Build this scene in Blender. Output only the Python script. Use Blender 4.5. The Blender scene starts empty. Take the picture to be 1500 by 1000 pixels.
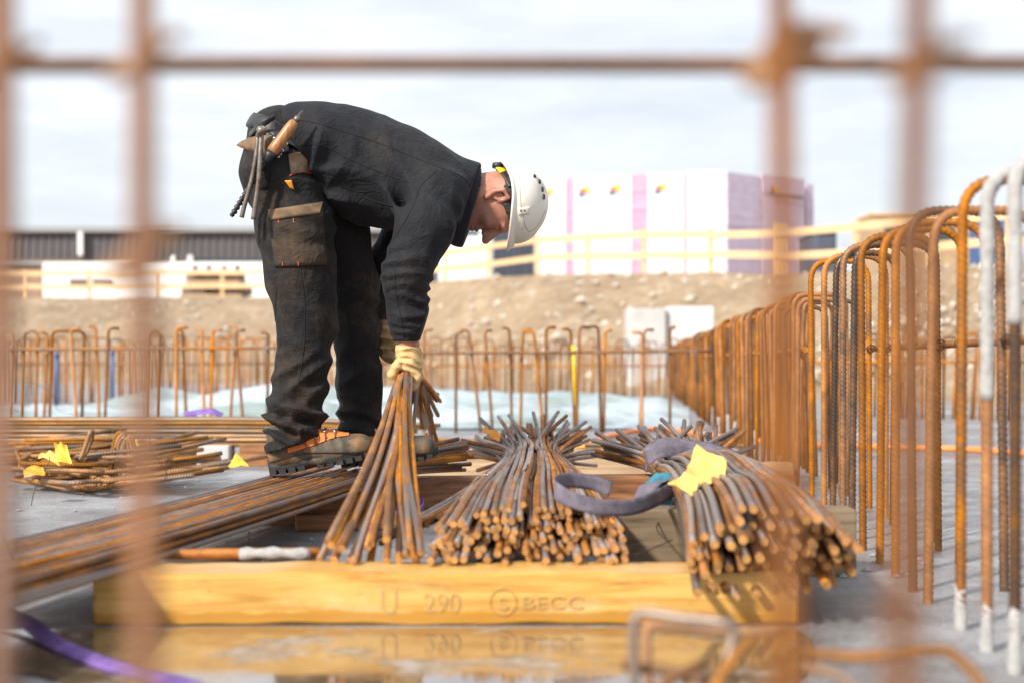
import bpy, math, random
import numpy as np
from mathutils import Vector, Matrix
from mathutils.bvhtree import BVHTree
random.seed(7); RNG = np.random.default_rng(7)
R = math.radians
SC = bpy.context.scene
COL = SC.collection

# ------------------------------------------------------------------ camera, sky, sun, exposure
CAMH = 0.5; F = 1500*50/36.0; HOR = 530.0
cam = bpy.data.cameras.new('camera'); cam_o = bpy.data.objects.new('camera', cam); COL.objects.link(cam_o)
cam.lens = 50; cam.sensor_width = 36; cam.clip_start = 0.05; cam.clip_end = 5000
cam_o.location = (0, 0, CAMH); cam_o.rotation_euler = (R(90), 0, 0)
cam.shift_y = (HOR-500)/1500.0
cam.dof.use_dof = True; cam.dof.focus_distance = 4.35; cam.dof.aperture_fstop = 2.3
cam.dof.aperture_blades = 9
SC.camera = cam_o

SUN_EL = R(36); SUN_AZ = R(222)          # azimuth clockwise from +Y: sun behind the camera, to the left
wd = bpy.data.worlds.new('World'); SC.world = wd; wd.use_nodes = True
nt = wd.node_tree; nt.nodes.clear()
def wn(t, **k):
    n = nt.nodes.new(t)
    for a, b in k.items(): setattr(n, a, b)
    return n
wo = wn('ShaderNodeOutputWorld'); bg = wn('ShaderNodeBackground'); sky = wn('ShaderNodeTexSky')
sky.sky_type = 'NISHITA'; sky.sun_disc = False; sky.sun_elevation = SUN_EL; sky.sun_rotation = SUN_AZ
sky.air_density = 1.0; sky.dust_density = 2.0; sky.ozone_density = 1.0
tc = wn('ShaderNodeTexCoord'); mp = wn('ShaderNodeMapping'); mp.inputs['Scale'].default_value = (1.2, 1.2, 5.5)
n1 = wn('ShaderNodeTexNoise'); n1.inputs['Scale'].default_value = 2.6; n1.inputs['Detail'].default_value = 6; n1.inputs['Roughness'].default_value = .62
rp = wn('ShaderNodeValToRGB'); rp.color_ramp.elements[0].position = .34; rp.color_ramp.elements[1].position = .60
rp.color_ramp.elements[0].color = (.66, .66, .66, 1); rp.color_ramp.elements[1].color = (.97, .97, .97, 1)
mx = wn('ShaderNodeMix', data_type='RGBA')
cl = wn('ShaderNodeRGB'); cl.outputs[0].default_value = (8.9, 9.3, 9.95, 1)
nt.links.new(tc.outputs['Generated'], mp.inputs[0]); nt.links.new(mp.outputs[0], n1.inputs['Vector'])
nt.links.new(n1.outputs['Fac'], rp.inputs[0]); nt.links.new(rp.outputs[0], mx.inputs['Factor'])
nt.links.new(sky.outputs[0], mx.inputs[6]); nt.links.new(cl.outputs[0], mx.inputs[7])
nt.links.new(mx.outputs[2], bg.inputs['Color']); bg.inputs['Strength'].default_value = 0.10
nt.links.new(bg.outputs[0], wo.inputs['Surface'])

sl = bpy.data.lights.new('sun', 'SUN'); sl.energy = 5.0; sl.angle = R(5.0); sl.color = (1, .93, .83)
so = bpy.data.objects.new('sun', sl); COL.objects.link(so)
sd = Vector((math.sin(SUN_AZ)*math.cos(SUN_EL), math.cos(SUN_AZ)*math.cos(SUN_EL), math.sin(SUN_EL)))
so.rotation_euler = (-sd).to_track_quat('-Z', 'Y').to_euler(); so.location = sd*50
vs = SC.view_settings; vs.view_transform = 'Standard'; vs.look = 'None'; vs.gamma = 1; vs.exposure = 0.22
SC.cycles.max_bounces = 6

# ------------------------------------------------------------------ helpers
def W(px, py, d):                      # a place in the photograph at distance d -> world
    return Vector(((px-750)*d/F, d, CAMH-(py-HOR)*d/F))
def G(px, py, z=0.0):                  # a place on a level surface at height z
    d = F*(CAMH-z)/(py-HOR); return Vector(((px-750)*d/F, d, z))
def tag(o, label=None, cat=None, group=None, kind=None):
    if label: o['label'] = label
    if cat: o['category'] = cat
    if group: o['group'] = group
    if kind: o['kind'] = kind
    return o
def thing(name, label, cat, loc=(0, 0, 0), group=None):
    o = bpy.data.objects.new(name, None); COL.objects.link(o); o.location = loc; o.empty_display_size = .1
    return tag(o, label, cat, group)
def link(name, me, parent=None):
    o = bpy.data.objects.new(name, me); COL.objects.link(o)
    if parent is not None:
        o.parent = parent
        off = Vector((0, 0, 0)); p = parent
        if parent.type == 'EMPTY': off = Vector(parent.location)
        o.matrix_parent_inverse = Matrix.Translation(off).inverted()
    return o
def mkmesh(name, v, f, mat, smooth=True, uv=None, flat_from=None):
    me = bpy.data.meshes.new(name)
    me.from_pydata([tuple(p) for p in v], [], f)
    me.materials.append(mat)
    if smooth:
        sm = np.ones(len(me.polygons), dtype=bool)
        if flat_from is not None: sm[flat_from:] = False
        me.polygons.foreach_set('use_smooth', sm)
    if uv is not None:
        l = me.uv_layers.new(name='UVMap'); l.data.foreach_set('uv', np.asarray(uv, dtype=np.float32).ravel())
    return me
def add(name, v, f, mat, parent=None, smooth=True, uv=None, flat_from=None):
    return link(name, mkmesh(name, v, f, mat, smooth, uv, flat_from), parent)

def tube_data(pts, r, n=7, rib=0.0, pitch=.011):
    P = np.array([tuple(p) for p in pts], float); m = len(P)
    rr = np.full(m, r) if np.isscalar(r) else np.asarray(r, float)
    T = np.gradient(P, axis=0); T /= np.linalg.norm(T, axis=1)[:, None]+1e-12
    a = np.array([0, 0, 1.0]) if abs(T[0, 2]) < .9 else np.array([1.0, 0, 0])
    N = np.zeros_like(P); N[0] = a-T[0]*a.dot(T[0]); N[0] /= np.linalg.norm(N[0])
    for i in range(1, m):
        N[i] = N[i-1]-T[i]*N[i-1].dot(T[i]); N[i] /= np.linalg.norm(N[i])+1e-12
    B = np.cross(T, N)
    L = np.concatenate([[0], np.cumsum(np.linalg.norm(np.diff(P, axis=0), axis=1))])
    th = np.arange(n)*2*math.pi/n
    rad = np.repeat(rr[:, None], n, 1)
    if rib: rad = rad*(1+rib*np.clip(np.sin(2*math.pi*L[:, None]/pitch+2*th[None, :]), -.3, 1))
    V = P[:, None, :]+rad[:, :, None]*(np.cos(th)[None, :, None]*N[:, None, :]+np.sin(th)[None, :, None]*B[:, None, :])
    V = V.reshape(-1, 3); f = []; uv = []
    for i in range(m-1):
        for j in range(n):
            k = (j+1) % n
            f.append((i*n+j, i*n+k, (i+1)*n+k, (i+1)*n+j))
            u0 = j/n; u1 = (j+1)/n
            uv += [(u0, L[i]), (u1, L[i]), (u1, L[i+1]), (u0, L[i+1])]
    nf = len(f)
    f.append(tuple(range(n-1, -1, -1))); uv += [(0, 0)]*n
    f.append(tuple((m-1)*n+j for j in range(n))); uv += [(0, L[-1])]*n
    return V, f, uv, nf
def tube(name, pts, r, mat, parent=None, n=7, rib=0.0, pitch=.011, cap=None):
    V, f, uv, nf = tube_data(pts, r, n, rib, pitch)
    o = add(name, V, f, mat, parent, True, uv, nf)
    if cap is not None:
        o.data.materials.append(cap); o.data.polygons[nf].material_index = 1; o.data.polygons[nf+1].material_index = 1
    return o
def spline(ctrl, k=6):
    C = [Vector(c) for c in ctrl]; C = [C[0]*2-C[1]]+C+[C[-1]*2-C[-2]]; out = []
    for i in range(1, len(C)-2):
        p0, p1, p2, p3 = C[i-1:i+3]
        for s in range(k):
            t = s/k
            out.append(.5*((2*p1)+(p2-p0)*t+(2*p0-5*p1+4*p2-p3)*t*t+(3*p1-p0-3*p2+p3)*t**3))
    out.append(C[-2]); return out
def box_data(x0, x1, y0, y1, z0, z1, b=.0):
    v = []; f = []
    if b <= 0:
        v = [(x, y, z) for z in (z0, z1) for y in (y0, y1) for x in (x0, x1)]
        f = [(0, 2, 3, 1), (4, 5, 7, 6), (0, 1, 5, 4), (2, 6, 7, 3), (0, 4, 6, 2), (1, 3, 7, 5)]
        return v, f
    import bmesh
    bm = bmesh.new(); bmesh.ops.create_cube(bm, size=1)
    for q in bm.verts: q.co = Vector(((x0+x1)/2+q.co.x*(x1-x0), (y0+y1)/2+q.co.y*(y1-y0), (z0+z1)/2+q.co.z*(z1-z0)))
    bmesh.ops.bevel(bm, geom=bm.edges[:], offset=b, segments=2, affect='EDGES', profile=.6)
    bm.verts.index_update(); v = [q.co.copy() for q in bm.verts]; f = [tuple(q.index for q in p.verts) for p in bm.faces]; bm.free()
    return v, f
def box(name, x0, x1, y0, y1, z0, z1, mat, parent=None, b=0.0, xf=None):
    v, f = box_data(x0, x1, y0, y1, z0, z1, b)
    if xf is not None: v = [xf @ Vector(p) for p in v]
    return add(name, v, f, mat, parent, False)
def ribbon(name, ctrl, w, mat, parent=None, th=.0022, side=None, k=8, twist=None):
    P = [Vector(p) for p in spline(ctrl, k)]; m = len(P); v = []; f = []
    for i, p in enumerate(P):
        t = (P[min(i+1, m-1)]-P[max(i-1, 0)]).normalized()
        s = Vector(side(i/(m-1)) if callable(side) else (side or (0, 1, 0))); s = (s-t*s.dot(t)).normalized(); nrm = t.cross(s)
        for a in (-1, -.5, 0, .5, 1):
            v.append(p+s*a*w/2+nrm*(th/2+.0015*(1-a*a)))
        for a in (1, .5, 0, -.5, -1):
            v.append(p+s*a*w/2-nrm*th/2)
    for i in range(m-1):
        for j in range(10):
            q = (j+1) % 10; f.append((i*10+j, i*10+q, (i+1)*10+q, (i+1)*10+j))
    f.append(tuple(range(9, -1, -1))); f.append(tuple((m-1)*10+j for j in range(10)))
    return add(name, v, f, mat, parent, True)

# ------------------------------------------------------------------ materials
def mat(name): 
    m = bpy.data.materials.new(name); m.use_nodes = True
    return m, m.node_tree, m.node_tree.nodes['Principled BSDF']
def nn(t, ty, **k):
    n = t.nodes.new(ty)
    for a, b in k.items():
        if a in n.inputs: n.inputs[a].default_value = b
        else: setattr(n, a, b)
    return n
def coords(t, rnd=True, kind='Object', scale=(1, 1, 1)):
    c = nn(t, 'ShaderNodeTexCoord'); mpg = nn(t, 'ShaderNodeMapping'); mpg.inputs['Scale'].default_value = scale
    t.links.new(c.outputs[kind], mpg.inputs[0])
    if rnd:
        oi = nn(t, 'ShaderNodeObjectInfo'); vm = nn(t, 'ShaderNodeVectorMath', operation='SCALE'); vm.inputs[0].default_value = (13.1, 7.7, 23.3)
        t.links.new(oi.outputs['Random'], vm.inputs['Scale']); t.links.new(vm.outputs[0], mpg.inputs['Location'])
    return mpg.outputs[0]
def noise(t, vec, scale, detail=4, rough=.6, dist=0.0):
    n = nn(t, 'ShaderNodeTexNoise', Scale=scale, Detail=detail, Roughness=rough, Distortion=dist); t.links.new(vec, n.inputs['Vector'])
    return n.outputs['Fac']
def ramp(t, fac, stops):
    r = nn(t, 'ShaderNodeValToRGB'); e = r.color_ramp.elements
    while len(e) < len(stops): e.new(.5)
    for q, (p, c) in zip(e, stops): q.position = p; q.color = (*c, 1) if len(c) == 3 else c
    t.links.new(fac, r.inputs[0]); return r.outputs[0]
def mixc(t, fac, a, b):
    m = nn(t, 'ShaderNodeMix', data_type='RGBA')
    if isinstance(fac, (int, float)): m.inputs[0].default_value = fac
    else: t.links.new(fac, m.inputs[0])
    for i, q in ((6, a), (7, b)):
        if isinstance(q, tuple): m.inputs[i].default_value = (*q, 1)
        else: t.links.new(q, m.inputs[i])
    return m.outputs[2]
def mth(t, op, a, b=0.0):
    m = nn(t, 'ShaderNodeMath', operation=op)
    for i, q in ((0, a), (1, b)):
        if isinstance(q, (int, float)): m.inputs[i].default_value = q
        else: t.links.new(q, m.inputs[i])
    return m.outputs[0]
def bump(t, bs, h, strength=.4, dist=.003, prev=None):
    b = nn(t, 'ShaderNodeBump', Strength=strength, Distance=dist); t.links.new(h, b.inputs['Height'])
    if prev is not None: t.links.new(prev, b.inputs['Normal'])
    t.links.new(b.outputs[0], bs.inputs['Normal']); return b.outputs[0]
def simple(name, col, rough=.6, metal=0.0, var=.15, vs=20, bs=0.0, bsc=60, spec=None, dirt=None, dirt_s=6, dirt_p=(.5, .7), rnd=True):
    m, t, p = mat(name); v = coords(t, rnd)
    d = tuple(c*(1-var) for c in col); l = tuple(min(1, c*(1+var)) for c in col)
    c = ramp(t, noise(t, v, vs), [(.3, d), (.7, l)])
    if dirt: c = mixc(t, ramp(t, noise(t, v, dirt_s, 6, .65), [(dirt_p[0], (0, 0, 0)), (dirt_p[1], (1, 1, 1))]), c, dirt)
    t.links.new(c, p.inputs['Base Color']); p.inputs['Roughness'].default_value = rough; p.inputs['Metallic'].default_value = metal
    if spec is not None: p.inputs['Specular IOR Level'].default_value = spec
    if bs: bump(t, p, noise(t, v, bsc, 5), bs)
    return m
def rust(name, orange, brown, grey, gpos, ribs=True, rough=.52, metal=.3):
    m, t, p = mat(name); v = coords(t)
    a = noise(t, v, 9, 5, .65); b = noise(t, v, 70, 4, .7); g = noise(t, v, 4.2, 7, .68, .8)
    base = ramp(t, mth(t, 'ADD', mth(t, 'MULTIPLY', a, .7), mth(t, 'MULTIPLY', b, .3)), [(.34, brown), (.50, tuple((x+y)/2 for x, y in zip(brown, orange))), (.60, orange), (.78, tuple(min(1, x*1.25) for x in orange))])
    oi = nn(t, 'ShaderNodeObjectInfo')
    gm = ramp(t, mth(t, 'ADD', g, mth(t, 'MULTIPLY', mth(t, 'SUBTRACT', oi.outputs['Random'], .5), .42)), [(gpos-.06, (0, 0, 0)), (gpos+.12, (1, 1, 1))])
    c = mixc(t, gm, base, grey)
    hs = nn(t, 'ShaderNodeHueSaturation'); t.links.new(c, hs.inputs['Color']); rv = mth(t, 'FRACT', mth(t, 'MULTIPLY', oi.outputs['Random'], 37.7)); t.links.new(mth(t, 'ADD', mth(t, 'MULTIPLY', rv, .85), .5), hs.inputs['Value']); t.links.new(mth(t, 'ADD', mth(t, 'MULTIPLY', mth(t, 'FRACT', mth(t, 'MULTIPLY', oi.outputs['Random'], 91.3)), .3), .88), hs.inputs['Saturation'])
    t.links.new(hs.outputs[0], p.inputs['Base Color']); p.inputs['Metallic'].default_value = metal
    t.links.new(ramp(t, gm, [(0, (rough+.15,)*3), (1, (rough-.17,)*3)]), p.inputs['Roughness'])
    h = mth(t, 'MULTIPLY', b, .25)
    if ribs:
        uvn = nn(t, 'ShaderNodeTexCoord'); sx = nn(t, 'ShaderNodeSeparateXYZ'); t.links.new(uvn.outputs['UV'], sx.inputs[0])
        w = mth(t, 'SINE', mth(t, 'ADD', mth(t, 'MULTIPLY', sx.outputs['Y'], 2*math.pi/.011), mth(t, 'MULTIPLY', sx.outputs['X'], 4*math.pi)))
        h = mth(t, 'ADD', h, mth(t, 'MULTIPLY', mth(t, 'MAXIMUM', w, -.2), .5))
    bump(t, p, h, .9, .0024)
    return m
M = {}
M['bar'] = rust('rusty_bar', (.50, .21, .055), (.15, .07, .035), (.24, .195, .175), .50)
M['bar_hold'] = rust('rusty_bar_bright', (.60, .25, .05), (.24, .10, .035), (.25, .20, .18), .57)
M['pin'] = rust('rusty_hairpin', (.47, .19, .045), (.20, .085, .030), (.12, .075, .05), .62, False)
M['mesh'] = rust('mesh_bar', (.22, .085, .024), (.11, .045, .018), (.12, .06, .035), .55, False)
M['mesh2'] = rust('dull_stirrup', (.42, .20, .075), (.20, .10, .045), (.22, .16, .12), .55, False)
M['pinfar'] = rust('rusty_far_bar', (.55, .24, .07), (.30, .135, .05), (.27, .16, .10), .63, False)
M['flat'] = rust('rusty_straight_bar', (.58, .31, .12), (.33, .18, .08), (.36, .27, .20), .60, False)
M['cut'] = simple('rusty_cut_end', (.44, .215, .065), .8, 0, .6, 25)
M['wire'] = simple('tie_wire', (.07, .055, .05), .5, .6)
def wood(name, a, b, c, rough=.6, scale=(1, 8, 14), coat=0.0, wet=None, rnd=True):
    m, t, p = mat(name); v = coords(t, rnd, scale=scale)
    g = noise(t, v, 3.0, 6, .6, 1.2); k = noise(t, coords(t, rnd, scale=(1, 1, 1)), 2.2, 5, .6)
    col = ramp(t, g, [(.30, c), (.47, b), (.62, a)])
    col = mixc(t, ramp(t, k, [(.52, (0, 0, 0)), (.75, (.55, .55, .55))]), col, c)
    kn = nn(t, 'ShaderNodeTexVoronoi', Scale=5.0); t.links.new(coords(t, rnd, scale=(1.0, 1.6, 2.4)), kn.inputs['Vector'])
    col = mixc(t, ramp(t, kn.outputs['Distance'], [(.035, (.8, .8, .8)), (.085, (0, 0, 0))]), col, tuple(x*.45 for x in c))
    t.links.new(col, p.inputs['Base Color']); p.inputs['Roughness'].default_value = rough
    p.inputs['Coat Weight'].default_value = coat; p.inputs['Coat Roughness'].default_value = .25
    bump(t, p, g, .35, .002); return m
M['beam'] = wood('yellow_beam', (.72, .43, .12), (.62, .33, .07), (.38, .17, .03), .42, (.8, 14, 14), .25)
_t = M['beam'].node_tree; _p = _t.nodes['Principled BSDF']; _src = _p.inputs['Base Color'].links[0].from_socket; _c = coords(_t, False); _sx = nn(_t, 'ShaderNodeSeparateXYZ'); _t.links.new(_c, _sx.inputs[0])
_nz = noise(_t, coords(_t, False, scale=(1, .01, .01)), 7, 5, .6); _wet = ramp(_t, mth(_t, 'SUBTRACT', _sx.outputs['Z'], mth(_t, 'MULTIPLY', _nz, .045)), [(0.0, (.85, .85, .85)), (.006, (0, 0, 0))])
_blot = ramp(_t, noise(_t, coords(_t, False, scale=(1, 1, 2)), 5, 5, .65), [(.52, (0, 0, 0)), (.68, (.55, .55, .55))])
_mud = ramp(_t, noise(_t, coords(_t, False, scale=(1, 1, 3)), 16, 7, .75), [(.60, (0, 0, 0)), (.72, (.75, .75, .75))]); _src = mixc(_t, _mud, _src, (.33, .19, .07))
_t.links.new(mixc(_t, _wet, mixc(_t, _blot, _src, (.74, .55, .28)), (.46, .21, .02)), _p.inputs['Base Color'])
M['tim_pale'] = wood('pale_timber', (.55, .40, .25), (.43, .29, .17), (.22, .13, .07), .65)
M['tim_red'] = wood('reddish_timber', (.40, .19, .08), (.28, .12, .05), (.12, .05, .02), .55)
M['tim_grey'] = wood('grey_timber', (.26, .19, .12), (.19, .135, .08), (.09, .06, .035), .65)  # the shade this timber lies in is put into its darker wood colour
M['rail'] = wood('fence_board', (.80, .58, .34), (.74, .50, .27), (.60, .38, .18), .65)
M['handle'] = wood('wooden_handle', (.42, .20, .08), (.30, .13, .045), (.14, .06, .02), .4, (14, 14, 3))
# concrete ground
m, t, p = mat('wet_concrete'); v = coords(t, False)
a = noise(t, v, 1.3, 6, .6); b = noise(t, v, 60, 5, .75); c_ = noise(t, v, 7, 6, .7); sp = noise(t, v, 170, 3, .8)
col = ramp(t, mth(t, 'ADD', mth(t, 'MULTIPLY', a, .5), mth(t, 'ADD', mth(t, 'MULTIPLY', c_, .25), mth(t, 'MULTIPLY', b, .25))), [(.36, (.06, .057, .055)), (.47, (.20, .20, .205)), (.60, (.40, .41, .43)), (.72, (.60, .61, .63))])
col = mixc(t, ramp(t, sp, [(.36, (.75,)*3), (.46, (0,)*3)]), col, (.05, .048, .045)); col = mixc(t, ramp(t, sp, [(.58, (0,)*3), (.66, (.7,)*3)]), col, (.66, .67, .69))
t.links.new(col, p.inputs['Base Color']); t.links.new(ramp(t, a, [(.40, (.28,)*3), (.6, (.7,)*3)]), p.inputs['Roughness'])
_rs = ramp(t, noise(t, v, 2.1, 6, .7, .5), [(.54, (0,)*3), (.70, (.6,)*3)]); col = mixc(t, _rs, col, (.15, .085, .045)); t.links.new(col, p.inputs['Base Color'])
bump(t, p, mth(t, 'ADD', mth(t, 'MULTIPLY', c_, .5), mth(t, 'MULTIPLY', sp, .6)), .7, .006); M['ground'] = m
m, t, p = mat('puddle_water'); v = coords(t, False)
a = noise(t, v, 4, 6, .65); b = noise(t, v, 26, 4, .6)
t.links.new(ramp(t, mth(t, 'ADD', mth(t, 'MULTIPLY', a, .7), mth(t, 'MULTIPLY', b, .3)), [(.38, (.06, .045, .03)), (.52, (.17, .12, .07)), (.62, (.34, .30, .26))]), p.inputs['Base Color'])
p.inputs['Roughness'].default_value = .05; p.inputs['IOR'].default_value = 1.33; p.inputs['Coat Weight'].default_value = 1.0; p.inputs['Coat IOR'].default_value = 1.6; p.inputs['Coat Roughness'].default_value = .09
t.links.new(ramp(t, a, [(.50, (.05,)*3), (.62, (.6,)*3)]), p.inputs['Roughness']); t.links.new(ramp(t, a, [(.52, (1,)*3), (.64, (.15,)*3)]), p.inputs['Coat Weight'])
bump(t, p, noise(t, v, 9, 3, .5), .12, .01); M['water'] = m
M['mortar'] = simple('dried_mortar', (.38, .37, .36), .85, 0, .2, 60, .8, 90)
m, t, p = mat('bank_earth'); v = coords(t, False)
a = noise(t, v, .5, 6, .65); b = noise(t, v, 3.5, 6, .7)
t.links.new(ramp(t, mth(t, 'ADD', mth(t, 'MULTIPLY', a, .45), mth(t, 'MULTIPLY', b, .55)), [(.32, (.20, .14, .085)), (.5, (.36, .26, .165)), (.68, (.55, .43, .30))]), p.inputs['Base Color'])
p.inputs['Roughness'].default_value = .95; bump(t, p, b, 1.0, .15); M['bank'] = m
M['crumb'] = simple('grit', (.30, .29, .28), .9, 0, .5, 3)
M['stone'] = simple('bank_stone', (.50, .44, .36), .9, 0, .35, 2)
m, t, p = mat('tarp'); v = coords(t, False)
t.links.new(mixc(t, ramp(t, noise(t, v, .9, 3), [(.45, (0, 0, 0)), (.6, (1, 1, 1))]), (.46, .54, .60), (.27, .34, .33)), p.inputs['Base Color'])
p.inputs['Roughness'].default_value = .42; bump(t, p, noise(t, v, 9, 5, .6, 1), .5, .03); M['tarp'] = m
# clothing
def cloth(name, base, dirt, lo, hi, bsc=26):
    m, t, p = mat(name); v = coords(t, False)
    a = noise(t, v, 5.5, 6, .68, .4); b = noise(t, v, 38, 5, .7); w = noise(t, v, 420, 2, .5); s = noise(t, coords(t, False, scale=(1, 1, .35)), bsc, 4, .6, 1.5)
    f = ramp(t, mth(t, 'ADD', mth(t, 'MULTIPLY', a, .65), mth(t, 'MULTIPLY', b, .35)), [(lo, (0, 0, 0)), (hi, (.8, .8, .8))])
    f = mth(t, 'MULTIPLY', f, ramp(t, noise(t, v, 2.3, 3, .5), [(.40, (.12,)*3), (.60, (1,)*3)]))
    bc = mixc(t, b, tuple(x*.7 for x in base), tuple(x*1.35 for x in base))
    t.links.new(mixc(t, f, bc, dirt), p.inputs['Base Color'])
    p.inputs['Roughness'].default_value = .82; p.inputs['Sheen Weight'].default_value = .03; p.inputs['Specular IOR Level'].default_value = .3; p.inputs['Sheen Roughness'].default_value = .4
    r1 = mth(t, 'ABSOLUTE', mth(t, 'SUBTRACT', noise(t, coords(t, False, scale=(1, 1, .6)), 11, 3, .5, .8), .5)); r2 = mth(t, 'ABSOLUTE', mth(t, 'SUBTRACT', noise(t, coords(t, False, scale=(.7, 1, 1)), 27, 3, .55, 1.2), .5))
    n = bump(t, p, mth(t, 'ADD', mth(t, 'MULTIPLY', r1, 1.0), mth(t, 'MULTIPLY', r2, .5)), .75, .022); n = bump(t, p, s, .4, .004, n); bump(t, p, w, .3, .0008, n); return m
M['jacket'] = cloth('black_jacket_cloth', (.0100, .0110, .0145), (.075, .050, .028), .50, .78)
M['trousers'] = cloth('black_trouser_cloth', (.0105, .0105, .0115), (.11, .065, .030), .48, .76)
M['lining'] = simple('navy_collar_lining', (.010, .013, .022), .8, 0, .2, 30, .2, 200)
M['pocket'] = cloth('dirty_pocket_cloth', (.028, .023, .020), (.15, .085, .035), .44, .66)
M['flap'] = simple('brown_pocket_flap', (.17, .105, .055), .8, 0, .35, 25, .3, 120, dirt=(.30, .25, .2), dirt_s=14, dirt_p=(.52, .7))
M['red'] = simple('red_piping', (.55, .045, .03), .7)
M['orange_cloth'] = simple('orange_boot_cloth', (.75, .22, .05), .75, 0, .2, 60, .2, 300)
M['leather'] = simple('black_leather', (.022, .022, .024), .42, 0, .3, 40, .2, 160)
M['boot'] = simple('muddy_boot_leather', (.085, .068, .050), .72, 0, .4, 24, .5, 60, dirt=(.24, .13, .055), dirt_s=13, dirt_p=(.50, .66))
M['sole'] = simple('boot_rubber', (.018, .017, .016), .65, 0, .3, 30, .3, 80, dirt=(.12, .085, .05), dirt_s=16, dirt_p=(.55, .7))
M['glove'] = simple('tan_work_glove', (.56, .38, .17), .8, 0, .2, 30, .5, 70, dirt=(.30, .19, .08), dirt_s=11, dirt_p=(.52, .72))
M['glove_dark'] = simple('darker_work_glove', (.46, .33, .16), .85, 0, .3, 30, .5, 70, dirt=(.20, .13, .06), dirt_s=9, dirt_p=(.50, .70))  # far glove: base and blotches darker than on the near one
M['helmet'] = simple('white_helmet_shell', (.74, .71, .63), .38, 0, .05, 6, .08, 40, dirt=(.46, .39, .28), dirt_s=14, dirt_p=(.54, .76))
M['dark'] = simple('dark_opening', (.02, .02, .02), .7)
M['yellow'] = simple('yellow_plastic', (.80, .58, .02), .4)
M['black'] = simple('black_plastic', (.025, .026, .028), .45)
m, t, p = mat('skin'); v = coords(t, False)
sk_ = (ramp(t, noise(t, v, 22, 6, .65), [(.3, (.28, .115, .075)), (.52, (.42, .19, .13)), (.75, (.52, .265, .19))]))
tcs = nn(t, 'ShaderNodeTexCoord'); vd = nn(t, 'ShaderNodeVectorMath', operation='DISTANCE'); t.links.new(tcs.outputs['Object'], vd.inputs[0]); vd.inputs[1].default_value = tuple(W(690, 326, 4.50))
st_ = mth(t, 'MULTIPLY', ramp(t, vd.outputs['Value'], [(.055, (.62,)*3), (.10, (0,)*3)]), ramp(t, noise(t, v, 420, 2, .6), [(.40, (1,)*3), (.60, (.45,)*3)]))
t.links.new(mixc(t, st_, sk_, (.12, .075, .062)), p.inputs['Base Color'])
p.inputs['Roughness'].default_value = .48; p.inputs['Subsurface Weight'].default_value = .12; p.inputs['Subsurface Radius'].default_value = (.012, .005, .003); p.inputs['Subsurface Scale'].default_value = .6
bump(t, p, noise(t, v, 160, 4, .6), .25, .0015); M['skin'] = m
m, t, p = mat('hair'); v = coords(t, False, scale=(.5, 1, 1))
t.links.new(ramp(t, noise(t, v, 130, 4, .7), [(.38, (.012, .010, .009)), (.62, (.07, .055, .048)), (.76, (.22, .17, .15))]), p.inputs['Base Color'])
p.inputs['Roughness'].default_value = .6; bump(t, p, noise(t, v, 200, 4, .7), 1, .004); M['hair'] = m
M['stubble'] = simple('beard_stubble', (.22, .11, .08), .6, 0, .45, 260, .3, 300)
M['steel'] = simple('worn_steel', (.22, .19, .165), .42, .75, .3, 40, .15, 120, dirt=(.16, .10, .06), dirt_s=18)
M['darksteel'] = simple('dark_steel', (.06, .055, .055), .38, .8, .3, 60)
M['shiny'] = simple('bright_steel', (.6, .6, .6), .25, .9)
def web(name, a, b):
    m, t, p = mat(name); v = coords(t)
    t.links.new(ramp(t, noise(t, v, 22, 5, .7), [(.35, b), (.65, a)]), p.inputs['Base Color']); p.inputs['Roughness'].default_value = .85
    bump(t, p, noise(t, v, 260, 3), .6, .002); return m
M['sling'] = web('violet_sling_webbing', (.185, .16, .20), (.085, .075, .10))
M['sling_blue'] = web('blue_sling_sleeve', (.05, .24, .32), (.02, .09, .13))
M['purple'] = web('purple_strap_webbing', (.26, .14, .46), (.13, .07, .25))
M['tag_y'] = simple('yellow_tag', (.86, .50, .05), .55, 0, .15, 12, .5, 30, dirt=(.60, .32, .06), dirt_s=10)
M['tag_p'] = simple('pale_yellow_tag', (.86, .56, .14), .55, 0, .15, 12, .5, 30)
M['tag_o'] = simple('orange_tag', (.80, .30, .02), .5, 0, .15, 12, .4, 30)
M['cable'] = simple('orange_cable', (.75, .24, .06), .5)
M['print'] = simple('faded_print', (.50, .31, .10), .7)
M['white'] = simple('white_panel', (.80, .80, .80), .5, 0, .04, 1)
M['film'] = simple('white_packing_film', (.72, .71, .73), .4, 0, .06, 2, .3, 5)
M['pink'] = simple('pink_foam_board', (.66, .36, .50), .7, 0, .1, 3)
M['mauve'] = simple('mauve_foam_board', (.64, .54, .66), .65, 0, .1, 3)
M['clad'] = simple('dark_cladding', (.115, .108, .115), .5, .2, .1, .3)
M['roofedge'] = simple('grey_roof_edge', (.30, .31, .33), .5)
M['glass'] = simple('dark_window', (.05, .065, .075), .15)
M['navy'] = simple('dark_blue_panel', (.07, .085, .115), .5, 0, .2, 1)
M['conc'] = simple('precast_concrete', (.52, .52, .51), .8, 0, .12, 3, .3, 20)
M['conc2'] = simple('pale_concrete', (.62, .62, .61), .8, 0, .12, 3, .3, 20)
M['blue'] = simple('blue_paint', (.06, .13, .30), .5)
M['brown'] = simple('brown_print', (.16, .12, .10), .7)
M['pink_d'] = simple('pink_tape', (.62, .16, .26), .6)
M['stitch'] = simple('dark_seam', (.008, .008, .009), .9)
M['stitch_o'] = simple('orange_stitch', (.55, .12, .05), .8)

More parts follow.
